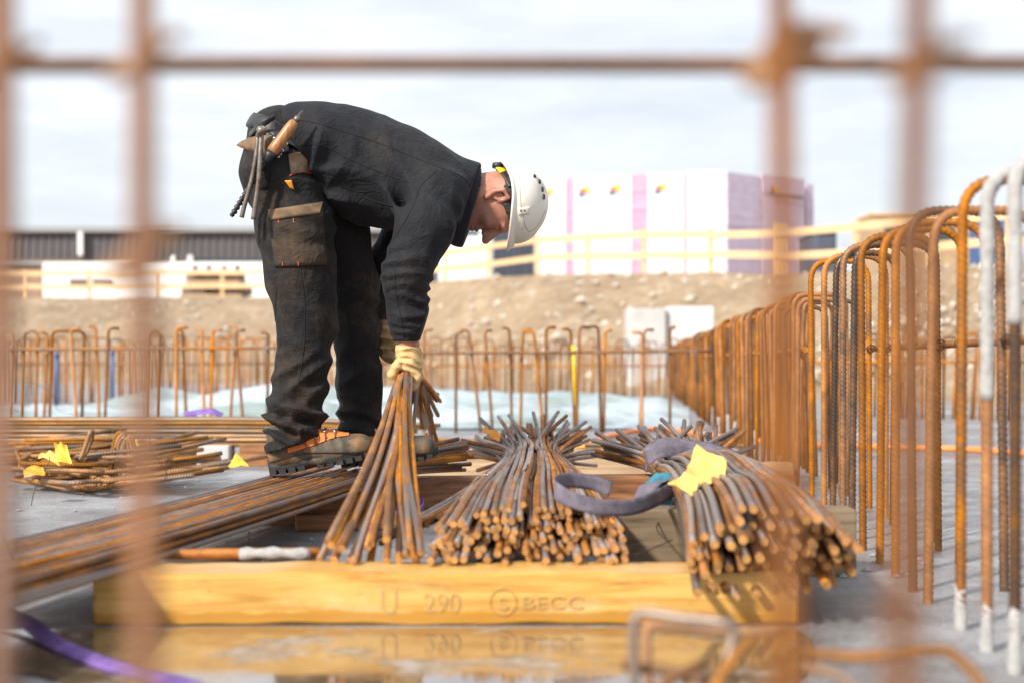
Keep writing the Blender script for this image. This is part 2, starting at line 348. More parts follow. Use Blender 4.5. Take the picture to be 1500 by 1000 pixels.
# ------------------------------------------------------------------ the setting: slab, puddle, bank
def vnoise(P, seed=0):
    lat = np.random.default_rng(seed).random((32, 32, 32)).astype(np.float32)
    i = np.floor(P).astype(int); f = P-i; f = f*f*(3-2*f); i &= 31; j = (i+1) & 31
    x0, y0, z0 = i[..., 0], i[..., 1], i[..., 2]; x1, y1, z1 = j[..., 0], j[..., 1], j[..., 2]
    fx, fy, fz = f[..., 0], f[..., 1], f[..., 2]
    L = lambda a, b, c: lat[a, b, c]
    return ((L(x0, y0, z0)*(1-fx)+L(x1, y0, z0)*fx)*(1-fy)+(L(x0, y1, z0)*(1-fx)+L(x1, y1, z0)*fx)*fy)*(1-fz) + \
           ((L(x0, y0, z1)*(1-fx)+L(x1, y0, z1)*fx)*(1-fy)+(L(x0, y1, z1)*(1-fx)+L(x1, y1, z1)*fx)*fy)*fz
def grid(name, X, Y, Z, mat_, parent=None, smooth=True):
    m_, n_ = X.shape; v = np.stack([X, Y, Z], -1).reshape(-1, 3)
    f = [(i*n_+j, i*n_+j+1, (i+1)*n_+j+1, (i+1)*n_+j) for i in range(m_-1) for j in range(n_-1)]
    return add(name, v, f, mat_, parent, smooth)
g_ = add('ground', [(-900, -400, 0), (900, -400, 0), (900, 1800, 0), (-900, 1800, 0)], [(0, 1, 2, 3)], M['ground'], None, False); tag(g_, kind='structure')
# puddle in front of the beam, wavy outline
pv = []; 
out_px = [(-120, 918), (60, 921), (300, 917), (600, 918), (900, 918), (1120, 919), (1175, 925), (1195, 960), (1150, 1010), (1000, 1040), (700, 1060), (300, 1050), (120, 1010), (40, 985), (-120, 975)]
pv = [G(x, y, .004) for x, y in out_px]
pv = [Vector((q.x, q.y, .004)) for q in spline(pv+[pv[0]], 5)[:-1]]
tag(add('puddle', pv, [tuple(range(len(pv)))], M['water'], None, False), kind='structure')

CRX = [-1600, -700, 0, 380, 520, 640, 790, 950, 1150, 1330, 1500, 1900, 2700]
CRY = [437, 437, 437, 436, 430, 413, 402, 400, 403, 395, 385, 380, 380]
CRS = [40, 41, 42, 43, 45, 48, 61, 66, 72, 80, 86, 92, 95]
def crest(px):
    s = float(np.interp(px, CRX, CRS)); y = float(np.interp(px, CRX, CRY)); d = F/s
    return d, CAMH+(HOR-y)/s
cols = np.concatenate([np.linspace(-1600, -100, 16), np.linspace(-60, 1560, 110), np.linspace(1600, 2700, 12)])
prof = [(.66, -.02), (.72, .04), (.78, .2), (.84, .42), (.89, .62), (.93, .78), (.965, .92), (1.0, 1.0), (1.02, 1.0), (1.3, 1.02), (2.5, 1.03), (8, 1.05), (30, 1.05)]
fine = [prof[0]]
for (a0, b0), (a1, b1) in zip(prof[:8], prof[1:8]):
    fine += [(a0+(a1-a0)*k/4, b0+(b1-b0)*k/4) for k in (1, 2, 3, 4)]
fine += prof[8:]
X = np.zeros((len(cols), len(fine))); Y = X.copy(); Z = X.copy()
for i, px in enumerate(cols):
    d, z = crest(px)
    for j, (k, h) in enumerate(fine):
        X[i, j] = (px-750)/F*d*k; Y[i, j] = d*k; Z[i, j] = z*h
nz = vnoise(np.stack([X*.7, Y*.7, Z*0+.5], -1), 3)-.5; n2 = vnoise(np.stack([X*2.6, Y*2.6, Z*0+.5], -1), 4)-.5
amp = np.array([0.0 if k > 1.01 else (min(1, max(0, (k-.68)*12))*min(1, (1.0-k)*18+.12)) for k, h in fine])
Z += (nz*.5+n2*.22)*amp[None, :]
tag(grid('embankment', X, Y, Z, M['bank']), kind='structure')
# stones scattered on the slope: one mass
sv = []; sf = []
for q in range(1500):
    px = random.uniform(-40, 1500); d, z = crest(px); k = random.uniform(.74, .995)
    h = float(np.interp(k, [a for a, _ in prof], [b for _, b in prof]))
    c = Vector(((px-750)/F*d*k, d*k, z*h+random.uniform(-.06, .08))); r = random.choice((.03, .04, .06, .10))*random.uniform(.7, 1.4); b0 = len(sv)
    for ax in ((1, 0, 0), (0, 1, 0), (-1, 0, 0), (0, -1, 0), (0, 0, 1), (0, 0, -1)):
        sv.append(c+Vector((ax[0]*random.uniform(.7, 1.3), ax[1]*random.uniform(.7, 1.3), ax[2]*random.uniform(.5, .9)))*r)
    for a, b in ((0, 1), (1, 2), (2, 3), (3, 0)): sf += [(b0+a, b0+b, b0+4), (b0+b, b0+a, b0+5)]
tag(add('slope_stones', sv, sf, M['stone'], None, False), 'pale loose stones and clods scattered over the earth bank', 'stones', kind='stuff')

sv = []; sf = []
for q in range(1400):
    d = 3.3+7*random.random()**1.5; c = Vector((random.uniform(-1.9, 1.9)*max(.6, d/4.5), d, .002)); r = random.choice((.003, .004, .005, .007, .011))*random.uniform(.6, 1.3); b0 = len(sv)
    for ax in ((1, 0, 0), (0, 1, 0), (-1, 0, 0), (0, -1, 0), (0, 0, 1)):
        sv.append(c+Vector((ax[0]*random.uniform(.6, 1.4), ax[1]*random.uniform(.6, 1.4), ax[2]*random.uniform(.4, .9)))*r)
    for a, b in ((0, 1), (1, 2), (2, 3), (3, 0)): sf.append((b0+a, b0+b, b0+4))
tag(add('concrete_crumbs', sv, sf, M['crumb'], None, False), 'loose crumbs of concrete and grit strewn over the slab', 'grit', kind='stuff')

# ------------------------------------------------------------------ far background on the bank
def fence(label, pts, posts, rails=(.42, .88)):
    c0 = crest(pts[0]); root = thing('board_fence', label, 'fence', W(pts[0], 0, c0[0]).xy.to_3d()+Vector((0, 0, c0[1])))
    def at(px):
        d, z = crest(px); d *= 1.012; return Vector(((px-750)/F*d, d, z))
    for px in posts:
        b = at(px); w = .05
        box('post', b.x-w, b.x+w, b.y+.03, b.y+.13, b.z-.2, b.z+1.02+random.uniform(-.05, .08), M['rail'], root)
    for a, b in zip(pts, pts[1:]):
        for h in rails:
            A = at(a)+Vector((0, 0, h+random.uniform(-.03, .03))); B = at(b)+Vector((0, 0, h+random.uniform(-.03, .03)))
            v = []
            for q in (A, B):
                for dz in (-.075, .075):
                    for dy in (-.015, .015): v.append(q+Vector((0, dy, dz)))
            add('rail', v, [(0, 1, 3, 2), (4, 6, 7, 5), (0, 4, 5, 1), (2, 3, 7, 6), (0, 2, 6, 4), (1, 5, 7, 3)], M['rail'], root, False)
fence('pale board fence on the left of the bank, in front of the white cabin', [-180, 35, 130, 228, 325, 420, 520], [-80, 35, 130, 228, 325, 420])
fence('pale board fence climbing along the bank crest in front of the wrapped foam stacks', [560, 652, 716, 787, 862, 943, 1042, 1143, 1255, 1360, 1480, 1640], [652, 716, 787, 862, 943, 1042, 1140, 1148, 1255, 1360, 1480, 1600])

def PB(px0, px1, py0, py1, d, depth):   # a box seen front-on between pixels
    a = W(px0, py1, d); b = W(px1, py0, d); return a.x, b.x, d, d+depth, a.z, b.z
hall = thing('industrial_hall', 'long flat-roofed industrial hall with dark ribbed cladding', 'building', W(200, 437, 80))
x0, x1, y0, y1, z0, z1 = PB(-420, 640, 341, 379, 80, 25)
v = []; f = []; nx = 0; x = x0
while x < x1:
    for dx, dy in ((0, 0), (.16, 0), (.22, .09), (.38, .09)):
        v += [(x+dx, y0+dy-.12, z0), (x+dx, y0+dy-.12, z1)]; nx += 1
    x += .44
f = [(2*i, 2*i+2, 2*i+3, 2*i+1) for i in range(nx-1)]
add('cladding', v, f, M['clad'], hall, False)
box('core', x0, x1, y0+.15, y1, 2.3, z1-.05, M['clad'], hall)
_, _, _, _, _, zt = PB(0, 1, 333, 341, 80, 1); box('roof_edge', x0-.4, x1+.4, y0-.5, y1+.3, z1, zt, M['roofedge'], hall)
_, _, _, _, za, zb = PB(0, 1, 379, 388, 80, 1)
q = PB(280, 640, 379, 392, 80, 1); wnd = box('window_band', q[0], q[1], y0-.1, y0+.1, q[4], q[5], M['glass'], hall)
q = PB(0, 280, 379, 396, 80, 1); box('plinth', x0, q[1], y0-.06, y0+.14, 2.3, q[5], M['brown'], hall)
for px in (117, 252, 278):
    a = PB(px-3.5, px+3.5, 340 if px == 117 else 374, 374 if px == 117 else 386, 79.4, .3); box('downpipe', *a, M['white'], hall)
q = PB(62, 470, 384, 462, 60, 3.0); cab = thing('site_cabin', 'low white site cabin behind the left board fence', 'cabin', ((q[0]+q[1])/2, 60, 2.7))
box('wall', q[0], q[1], 60, 63, 2.5, q[5], M['white'], cab, .04)
for a, b in ((102, 128), (136, 165)):
    w_ = PB(a, b, 409, 421, 59.96, .08); box('window', *w_, M['brown'], cab)
q = PB(-140, 60, 388, 462, 61, 3.0); hut = thing('site_hut', 'low brown hut at the left edge beside the white cabin', 'cabin', ((q[0]+q[1])/2, 61, 2.7))
box('wall', q[0], q[1], 61, 64, 2.5, q[5], simple('brown_hut', (.30, .20, .14), .8), hut); box('roof', q[0]-.1, q[1]+.1, 60.8, 64.2, q[5], q[5]+.12, M['roofedge'], hut)
# stacked timber shuttering behind the fence
sh = thing('timber_stack', 'stack of timber formwork panels with dark gaps behind the left fence', 'timber stack', W(315, 437, 52))
for k, (a, b, c, d_) in enumerate(((264, 352, 431, 440), (272, 350, 410, 419), (275, 347, 396, 404), (266, 300, 420, 431), (330, 358, 419, 431))):
    q = PB(a, b, c, d_, 51.3+.1*k, 1.6); box('panel', *q, M['tim_pale'] if k < 3 else M['brown'], sh)
for px in (285, 305, 327, 347):
    q = PB(px-3, px+3, 389, 400, 51.2, .25); box('strap', *q, M['navy'], sh)
q = PB(272, 352, 402, 436, 52, 1.0); box('core', *q, M['brown'], sh)

cont = thing('steel_container', 'dark blue steel container behind the fence left of the foam stacks', 'container', W(745, 402, 44))
q = PB(722, 800, 336, 415, 44, 2.4); box('body', *q, M['navy'], cont)
for k in range(9):
    xx = q[0]+(q[1]-q[0])*(k+.5)/9; box('rib', xx-.06, xx+.06, 43.94, 44.05, q[4]+.05, q[5]-.05, M['navy'], cont)
crt = thing('white_crate', 'low white covered crate behind the fence, right of the worker', 'crate', W(680, 410, 46))
q = PB(642, 722, 346, 415, 46, 2); box('body', *q, M['white'], crt, .05)
q2 = PB(650, 700, 338, 346, 46.2, 1.5); box('lid', *q2, M['navy'], crt)

def foam(label, pxa, pxb, top, d0, d1, front, boards, strip=None, logo=None):
    # a pallet stack of foam boards between two pixels; d0,d1 distances of the two ends
    A = W(pxa, 0, d0); B = W(pxb, 0, d1); zb = 2.15; zt = CAMH+(HOR-top)*min(d0, d1)/F
    root = thing('foam_board_stack', label, 'foam stack', ((A.x+B.x)/2, (d0+d1)/2, zb))
    u = Vector((B.x-A.x, d1-d0, 0)); n = Vector((-u.y, u.x, 0)).normalized()
    if n.y < 0: n = -n
    def slab(name, a, b, z0, z1, o0, o1, m_):
        pts = [A.xy.to_3d()+Vector((0, 0, 0))+u*a+n*o0, A.xy.to_3d()+u*b+n*o0, A.xy.to_3d()+u*b+n*o1, A.xy.to_3d()+u*a+n*o1]
        v = [Vector((p.x, p.y, z)) for z in (z0, z1) for p in pts]
        return add(name, v, [(0, 3, 2, 1), (4, 5, 6, 7), (0, 1, 5, 4), (1, 2, 6, 5), (2, 3, 7, 6), (3, 0, 4, 7)], m_, root, False)
    nb = 14; hb = (zt-zb)/nb
    for k in range(nb):
        j = random.uniform(-.012, .012); slab('board', .004, .996, zb+k*hb+.006, zb+(k+1)*hb, j, 1.1+j, boards)
    if front:
        slab('film_wrap', 0, 1 if strip is None else 1-strip, zb, zt+.015, -.03, -.016, front)
    if logo:
        lw = .35/u.length
        lw *= .55
        slab('logo_mark', .18, .18+lw*.8, zt-.52, zt-.40, -.045, -.032, M['blue']); slab('logo_mark', .18+lw*.3, .18+lw*1.2, zt-.44, zt-.30, -.046, -.033, M['red'])
        slab('logo_mark', .18+lw*.7, .18+lw*1.5, zt-.40, zt-.27, -.047, -.034, M['yellow'])
        if logo > 1: slab('logo_print', .18+lw*1.0, .92, zt-.54, zt-.46, -.046, -.033, M['brown'])
foam('leftmost white-wrapped foam board stack with a pink side strip', 783, 841, 262, 37.6, 37.5, M['film'], M['pink'], .2, 1)
foam('white-wrapped foam stack second from the left on the bank', 841, 879, 259, 37.4, 37.3, M['film'], M['pink'], None, 1)
foam('white foam stack with a broad pink right side on the bank', 880, 949, 256, 37.2, 37.0, M['film'], M['pink'], .34, 1)
foam('white-wrapped foam stack with an orange mark near its top corner', 949, 1005, 254, 36.9, 36.7, M['film'], M['pink'], .05, 1)
foam('white-wrapped foam stack just left of the mauve ones', 1006, 1064, 251, 36.6, 36.4, M['film'], M['pink'], None, None)
foam('mauve foam board stack with bare layered boards', 1065, 1116, 252, 36.3, 37.2, None, M['mauve'])
foam('mauve foam board stack with printed band near its top', 1118, 1178, 256, 37.2, 38.2, None, M['mauve'], None, 2)
foam('narrow mauve foam stack at the right end of the row', 1180, 1192, 270, 38.5, 38.7, None, M['mauve'])
# distant clutter to the right
for nm, lab, px0, px1, py0, py1, d, mk in (('skip_container', 'dark skip container low behind the fence right of the mauve stacks', 1196, 1226, 340, 402, 34, 'navy'),
        ('tan_cabin', 'distant pale cabin with a tan roof above the right fence', 1275, 1420, 316, 400, 60, 'tim_pale'), ('blue_container', 'blue container beyond the fence at the right edge', 1462, 1482, 318, 380, 34, 'blue'),
        ('mauve_container', 'mauve container beyond the fence at the right edge', 1484, 1560, 345, 392, 36, 'mauve')):
    o = thing(nm, lab, nm.split('_')[1], W((px0+px1)/2, py1, d)); q = PB(px0, px1, py0, py1+20, d, 2.2); box('body', *q, M[mk], o, .04)
    w_ = q[1]-q[0]; h_ = q[5]-q[4]
    box('window' if nm == 'tan_cabin' else 'door', q[0]+w_*.15, q[1]-w_*.15, d-.03, d+.1, q[5]-h_*.45, q[5]-h_*.15, M['glass'] if nm == 'tan_cabin' else M[mk], o)
    box('roof', q[0]-.05, q[1]+.05, d-.1, d+2.3, q[5], q[5]+.1, M['rail'] if nm == 'tan_cabin' else M['roofedge'], o)
for px, d, h in ((1216, 90, 5.4), (1330, 110, 5.2), (395, 120, 4.0)):
    tr = thing('bare_tree', {1216: 'thin bare tree beside the right end of the mauve stacks', 1330: 'faint bare tree over the right fence', 395: 'small far bush over the hall roof'}[px], 'tree', W(px, 380, d))
    b = W(px, 380, d); b.z = 2.4
    tube('trunk', [b, b+Vector((.1, 0, h*.5)), b+Vector((.15, 0, h))], [.12, .08, .03], M['brown'], tr, 5)
    cv = []; cf = []
    for k in range(240):
        u = random.random(); a = random.uniform(0, 6.28); c = b+Vector((.1+math.cos(a)*h*.28*random.random(), math.sin(a)*h*.28*random.random(), h*(.45+.6*u)))
        e = c+Vector((random.uniform(-1, 1), random.uniform(-1, 1), random.uniform(0, 1)))*.5; i0 = len(cv); cv += [c, c+Vector((.03, 0, .02)), e]; cf.append((i0, i0+1, i0+2))
    add('crown', cv, cf, M['brown'], tr, False)
# precast blocks beyond the far row of bars
for lab, a, b, c, dd, mk in (('pale precast concrete block at the left of the pair beyond the far bars', 921, 976, 452, 23.0, 'conc'), ('whiter precast concrete block right of its pair beyond the far bars', 977, 1046, 449, 23.1, 'conc2')):
    o = thing('concrete_block', lab, 'concrete block', W((a+b)/2, 575, dd)); q = PB(a, b, c, 512, dd, .9); box('upper', *q, M[mk], o, .03)
    q = PB(a-2, b, 513.5, 572, dd-.05, 1.0); box('lower', q[0], q[1], q[2], q[3], 0, q[5], M[mk], o, .03)

# ------------------------------------------------------------------ tarpaulin and far bars
nx_, ny_ = 150, 60
U = np.linspace(-60, 1010, nx_)[:, None]+np.zeros((1, ny_)); Dv = np.linspace(10.5, 15.5, ny_)[None, :]+np.zeros((nx_, 1))
X = (U-750)/F*Dv; 
nz = vnoise(np.stack([X*1.3, Dv*1.1, X*0+.3], -1), 8); n2 = np.abs(vnoise(np.stack([X*4+Dv*2, Dv*3.0-X, X*0+.3], -1), 9)-.5); n3 = vnoise(np.stack([X*.55, Dv*.6, X*0+.7], -1), 10)
edge = np.clip(np.minimum(np.minimum(np.arange(nx_)[:, None], nx_-1-np.arange(nx_)[:, None])/6., np.minimum(np.arange(ny_)[None, :], ny_-1-np.arange(ny_)[None, :])/5.), 0, 1)
Zt = .012+edge*(np.clip(n3-.40, 0, 1)*.5*(.25+nz)+n2*.13)
tag(grid('tarpaulin', X, Dv, Zt, M['tarp']), 'crumpled pale grey-green tarpaulin spread behind the far row of bars', 'tarpaulin')

def hook(base, top, hx, hy=0.0, lean=0.0, r=.009, bend=.05):
    pts = [base+Vector((0, 0, -.05))]
    tp = base+Vector((lean, 0, top)); up = (tp-base)
    pts += [base+up*k for k in (.25, .5, .75)]; pts.append(tp-up.normalized()*bend)
    hd = Vector((hx, hy, 0)); L = hd.length; hd.normalize()
    for a in (.35, .7, 1.0): pts.append(tp-up.normalized()*bend*(1-math.sin(a*math.pi/2))+hd*bend*(1-math.cos(a*math.pi/2)))
    pts.append(tp+hd*L); return pts
def upin(base, top, w, ang=0.0, lean=0.0, bend=.045, dx=None):
    ax = Vector((math.cos(ang), math.sin(ang), 0)); l = Vector((lean, 0, 0)); b2 = base+ax*w; tp = base+l+Vector((0, 0, top)); t2 = b2+l+Vector((0, 0, top))
    pts = [base+Vector((0, 0, -.05)), base+(tp-base)*.35, base+(tp-base)*.7, tp-Vector((0, 0, bend))]
    for a in (.3, .65, 1.0): pts.append(tp-Vector((0, 0, bend*(1-math.sin(a*math.pi/2))))+ax*bend*(1-math.cos(a*math.pi/2)))
    for a in (0, .35, .7, 1.0): pts.append(t2-ax*bend*(1-math.sin(a*math.pi/2))-Vector((0, 0, bend*(1-math.cos(a*math.pi/2)))))
    pts += [b2+(t2-b2)*.7, b2+(t2-b2)*.35, b2+Vector((0, 0, -.05))]
    return pts
ROWD = 10.1
gl = 'hooked starter bars of the far row'
def far_hook(px, top, hx, lean=0.0, lab='rusty hooked starter bar in the far row left of the worker'):
    b = G(px, HOR+.5*F/ROWD); b.y += random.uniform(-.05, .05)
    o = tube('starter_bar', hook(b, top, hx, random.uniform(-.03, .03), lean, bend=.03), .0115, M['pinfar'], None, 7); tag(o, lab, 'starter bar', gl if lab.startswith('rusty hooked starter bar in the far row left') else gl+' on the right')
    return o
LAB_R = 'rusty hooked starter bar in the far row right of the worker'
ORD = ['first', 'second', 'third', 'fourth', 'fifth', 'sixth', 'seventh', 'eighth', 'ninth', 'tenth', 'eleventh', 'twelfth', 'thirteenth', 'fourteenth', 'fifteenth']
for q_, (px, hx, ln) in enumerate(sorted(((62, -.05, .06), (146, -.05, .0), (155, .07, .06), (116, .07, -.02), (260, .08, .03), (301, -.04, .01), (308, .07, .05), (335, -.06, .08), (358, .07, -.03), (391, -.05, .04), (273, -.02, .0)))):
    far_hook(px, .735+random.uniform(-.03, .02), hx, ln-.03, 'rusty hooked starter bar in the far row left of the worker, %s from the left' % ORD[q_])
for q_, (px, hx, ln) in enumerate(sorted(((621, .06, 0), (668, .05, 0), (705, -.06, -.09), (722, .05, -.06), (750, -.05, -.02), (762, .06, .02), (796, -.07, -.07), (800, .07, 0), (842, -.06, -.03), (844, .07, .02), (880, -.06, -.02), (884, .05, .01), (940, -.07, 0), (938, .07, .03), (981, .03, 0)))):
    o = far_hook(px, .735+random.uniform(-.03, .02), hx, ln, LAB_R+', %s from the hand' % ORD[q_])
    if px == 842:
        c = Vector(o.data.vertices[0].co); c.z = 0; c.y -= .004; tube('yellow_tape', [c+Vector((-.008, 0, .2)), c+Vector((-.018, 0, .45)), c+Vector((-.026, 0, .62))], .0135, M['yellow'], o, 7)
for px, w, lab in ((-4, .17, 'first U-shaped starter bar at the left edge of the far row'), (31, .2, 'narrow U-shaped starter bar near the left edge of the far row'), (72, .46, 'wide U-shaped starter bar in the left far row'), (213, .16, 'U-shaped starter bar in the far row behind the blurred left mesh bar')):
    b = G(px, HOR+.5*F/ROWD); o = tube('starter_bar', upin(b, .72, w/1.0*.5*2*.5, 0, .02), .0115, M['pinfar'], None, 7); tag(o, lab, 'starter bar')
for lab, a, b, yy in (('long rusty bar tied across the far starter bars on the left', -160, 440, 512), ('long rusty bar tied across the far starter bars on the right', 560, 1042, 517)):
    o = tube('tie_bar', spline([W(a, yy, ROWD-.03), W((a+b)/2, yy-1, ROWD-.03), W(b, yy-3, ROWD-.03)], 6), .012, M['pinfar'], None, 7); tag(o, lab, 'bar')
    for px in np.arange(a+30, b, 47):
        if 400 < px < 600: continue
        c = W(px, yy, ROWD-.045); th = np.linspace(0, 6.28*1.5, 10)
        tube('tie_wire', [c+Vector((.004*q-.01, .018*math.cos(q), .018*math.sin(q))) for q in th], .003, M['mortar'], o, 4)
# denser rows farther away: each bar its own copy of a few shapes
protos = []
for k in range(4):
    V_, f_, uv_, nf_ = tube_data(upin(Vector((0, 0, 0)), .74+.02*k, .14+.03*k, .3*k, .02*(k-1.5)), .011, 6); protos.append(mkmesh('starter_bar', V_, f_, M['pinfar'], True, uv_, nf_))
def far_row(n, p0, p1, d0, d1, lab, grp, zs=1.0):
    for k in range(n):
        px = p0+(p1-p0)*(k+random.uniform(-.4, .4))/(n-1); d = d0+(d1-d0)*(k/(n-1))+random.uniform(-.2, .2)
        o = link('starter_bar', protos[k % 4]); o.location = ((px-750)/F*d, d, 0); o.rotation_euler = (random.uniform(-.03, .03), random.uniform(-.05, .05), random.uniform(-.4, .4)); o.scale = (1, 1, zs*random.uniform(.94, 1.06)); tag(o, lab, 'starter bar', grp)
far_row(62, -40, 610, 17.5, 17.5, 'thin rusty starter bar in the crowded second row on the left', 'second row of starter bars, left')
far_row(44, 600, 1010, 19.5, 20.5, 'thin rusty starter bar in the crowded second row on the right', 'second row of starter bars, right')
far_row(26, 1215, 1560, 13.0, 12.0, 'thin rusty starter bar in the row beyond the right wall', 'row of starter bars beyond the right wall', .93)
for lab, a, b, d, zz in (('thin bar tied across the second far row on the left', -80, 620, 17.4, .48), ('thin bar tied across the second far row on the right', 590, 1010, 19.6, .45), ('thin bar tied across the row beyond the right wall', 1180, 1600, 12.4, .5)):
    tag(tube('tie_bar', [W(a, HOR-(zz-CAMH)*F/d, d), W((a+b)/2, HOR-(zz-CAMH)*F/d, d), W(b, HOR-(zz-CAMH)*F/d, d)], .013, M['pinfar'], None, 6), lab, 'bar')

# ------------------------------------------------------------------ right wall of hairpin bars
WX0 = .614; WK = (926-750)/F
def wallx(d): return WX0+WK*d
def pin_pts(d, top, w, lean, step=.0032, ang=0.0, bend=.05):
    P = upin(Vector((wallx(d), d, 0)), top, w, ang, lean, bend)
    out = [P[0]]
    for a, b in zip(P, P[1:]):
        L = (b-a).length; k = max(1, int(L/step)); out += [a+(b-a)*(i/k) for i in range(1, k+1)]
    S = np.array([tuple(p) for p in out])
    if step < .01:
        for _ in range(60):
            S[1:-1] = (S[:-2]+2*S[1:-1]+S[2:])/4
    return [Vector(p) for p in S]
ORD = ['first', 'second', 'third', 'fourth', 'fifth', 'sixth', 'seventh', 'eighth', 'ninth', 'tenth', 'eleventh', 'twelfth', 'thirteenth', 'fourteenth', 'fifteenth']
near = [(2.28, .835, .21, .0), (2.46, .83, .23, .0), (2.66, .84, .19, .004), (2.95, .815, .22, .012), (3.1, .83, .2, -.01), (3.32, .825, .21, .0), (3.53, .83, .2, .008), (3.78, .835, .2, -.006), (3.98, .83, .22, .01), (4.14, .84, .2, .0), (4.36, .835, .19, .012), (4.55, .84, .2, .0), (4.86, .845, .2, -.004)]
for i, (d, top, w, lean) in enumerate(near):
    V_, f_, uv_, nf_ = tube_data(pin_pts(d, top, w, lean, .0034, random.uniform(-.12, .12)), .0098, 8, .17, .0135)
    root = thing('hairpin_bar', 'x', 'hairpin bar', (wallx(d), d, 0))
    add('bar', V_, f_, M['pin'], root, True, uv_, nf_)
    lab = {0: 'nearest rusty hairpin bar at the right edge, its top crusted white with mortar', 1: 'second nearest rusty hairpin bar, bright orange with a white crusted bend'}.get(i)
    if lab: root['label'] = lab
    else: root['label'] = 'ribbed rusty hairpin bar, %s from the right edge in the right wall' % ORD[i]
    root['group'] = 'near hairpin bars of the right wall'
    # mortar crust at the foot, and over the bend of the two nearest
    for sx in (0, w):
        if i > 2: continue
        hgt = random.uniform(.04, .08); P = [Vector((wallx(d)+sx+lean*.1, d, z)) for z in np.linspace(-.01, hgt, 8)]
        V2, f2, u2, n2_ = tube_data(P, [(.0132-.0028*k/7)+random.uniform(-.0004, .0008) for k in range(8)], 8); V2 = V2+RNG.normal(0, .0007, V2.shape); V2[:, 2] += np.repeat(np.linspace(0, 1, 8), 8)*np.tile(RNG.random(8), 8)*hgt*.5
        add('mortar_crust', V2, f2, M['mortar'], root)
    if i < 2:
        P = pin_pts(d, top, w, lean, .012, 0)[50-(10*i):-(50+20*i)]; S = np.array([tuple(p) for p in P]); 
        V2, f2, u2, n2_ = tube_data(P, [.0124+.0012*math.sin(k*.9)*random.random() for k in range(len(P))], 8); V2 = V2+RNG.normal(0, .0007, V2.shape)
        add('mortar_crust', V2, f2, M['mortar'], root)
    c = Vector((wallx(d)+w, d, .545)); th = np.linspace(0, 12.5, 22)
    tube('tie_wire', [c+Vector((.014*math.cos(q)+random.uniform(-.003, .003), -.016+.0008*q, .014*math.sin(q)))for q in th], .0016, M['wire'], root, 4)
tag(tube('tie_bar', [Vector((wallx(d)+.222, d, .547)) for d in (1.2, 2, 3, 4, 4.95)], .0105, M['pin'], None, 8), 'thick rusty bar tied along the inside of the near right hairpins', 'bar')
d = 5.25; k = 0
midp = []
for q in range(3):
    V_, f_, uv_, nf_ = tube_data(upin(Vector((0, 0, 0)), .745+.015*q, .17+.03*q, .08*q, .012*(q-1)), .0098, 7); midp.append(mkmesh('hairpin_bar', V_, f_, M['pin'], True, uv_, nf_))
while d < 24:
    o = link('hairpin_bar', midp[k % 3]); o.location = (wallx(d)+random.uniform(-.012, .03), d, 0); o.rotation_euler = (random.uniform(-.03, .03), random.uniform(-.025, .025), random.uniform(-.25, .25)); o.scale = (1, 1, random.uniform(.95, 1.03))
    tag(o, 'rusty hairpin bar in the crowded far half of the right wall', 'hairpin bar', 'far hairpin bars of the right wall')
    if 6.5 < d < 12 and k % 4 == 0:
        P = [Vector((0, 0, z)) for z in np.linspace(0, random.uniform(.04, .16), 6)]; V2, f2, u2, n2_ = tube_data(P, .0125, 6); V2 = V2+RNG.normal(0, .0016, V2.shape); cr = add('mortar_crust', V2, f2, M['mortar']); cr.parent = o
    d += random.uniform(.085, .16)*(1+.012*d); k += 1
tag(tube('tie_bar', [Vector((wallx(d)+.02, d-.0, .545)) for d in (5.2, 8, 12, 16)], .0105, M['pin'], None, 7), 'rusty bar tied along the far half of the right wall', 'bar')
for px, y0_, y1_, lab in ((83, 515, 548, 'blue plastic pipe standing among the second row at far left'), (165, 512, 543, 'blue plastic pipe standing behind the far row near the blurred mesh bar')):
    b_ = W(px, y1_, 16.5); b_.z = 0; tp_ = W(px, y0_, 16.5); o = thing('plastic_pipe', lab, 'pipe', b_); tube('pipe', [b_, (b_+tp_)/2, tp_], .022, M['blue'], o, 10); tube('collar', [tp_-Vector((0, 0, .06)), tp_+Vector((0, 0, .004))], .028, M['blue'], o, 10)
# orange cable on the slab
tag(tube('orange_cable', spline([G(880, 641, .03), G(960, 628, .03), G(1060, 640, .03), G(1180, 651, .03), G(1330, 655, .03), G(1420, 658, .03), G(1560, 668, .03)], 8), .018, M['cable'], None, 8), 'orange cable lying on the slab behind the right wall', 'cable')

# ------------------------------------------------------------------ timbers
def timber(label, a, b, dep, h, mk, bev=.006, tilt=0.0):
    # from world (x,y) a to b along its front lower edge
    A = Vector((*a, 0)); B = Vector((*b, 0)); u = (B-A); L = u.length; ang = math.atan2(u.y, u.x)
    v, f = box_data(0, L, 0, dep, 0, h, bev); xf = Matrix.Translation(A) @ Matrix.Rotation(ang, 4, 'Z')
    o = add('timber', v, f, M[mk], None, False); o.matrix_world = xf; return tag(o, label, 'timber')
bd = F/772
beam = thing('timber_beam', 'thick yellow timber beam lying in the foreground puddle with faded lettering', 'beam', (-.15, bd, 0))
xl, xr = (135-750)/772, (1172-750)/772
import bmesh
bm = bmesh.new(); bmesh.ops.create_cube(bm, size=1)
for q in bm.verts: q.co = Vector(((xl+xr)/2+q.co.x*(xr-xl), bd+.075+q.co.y*.15, .05+q.co.z*.1))
bmesh.ops.bevel(bm, geom=bm.edges[:], offset=.006, segments=2, affect='EDGES')
bmesh.ops.subdivide_edges(bm, edges=[e for e in bm.edges if abs(e.verts[0].co.x-e.verts[1].co.x) > .5], cuts=60)
for q in bm.verts: q.co += Vector((0, .0008*math.sin(q.co.x*9+1), .0022*math.sin(q.co.x*14+.5)+.0012*math.sin(q.co.x*41)))
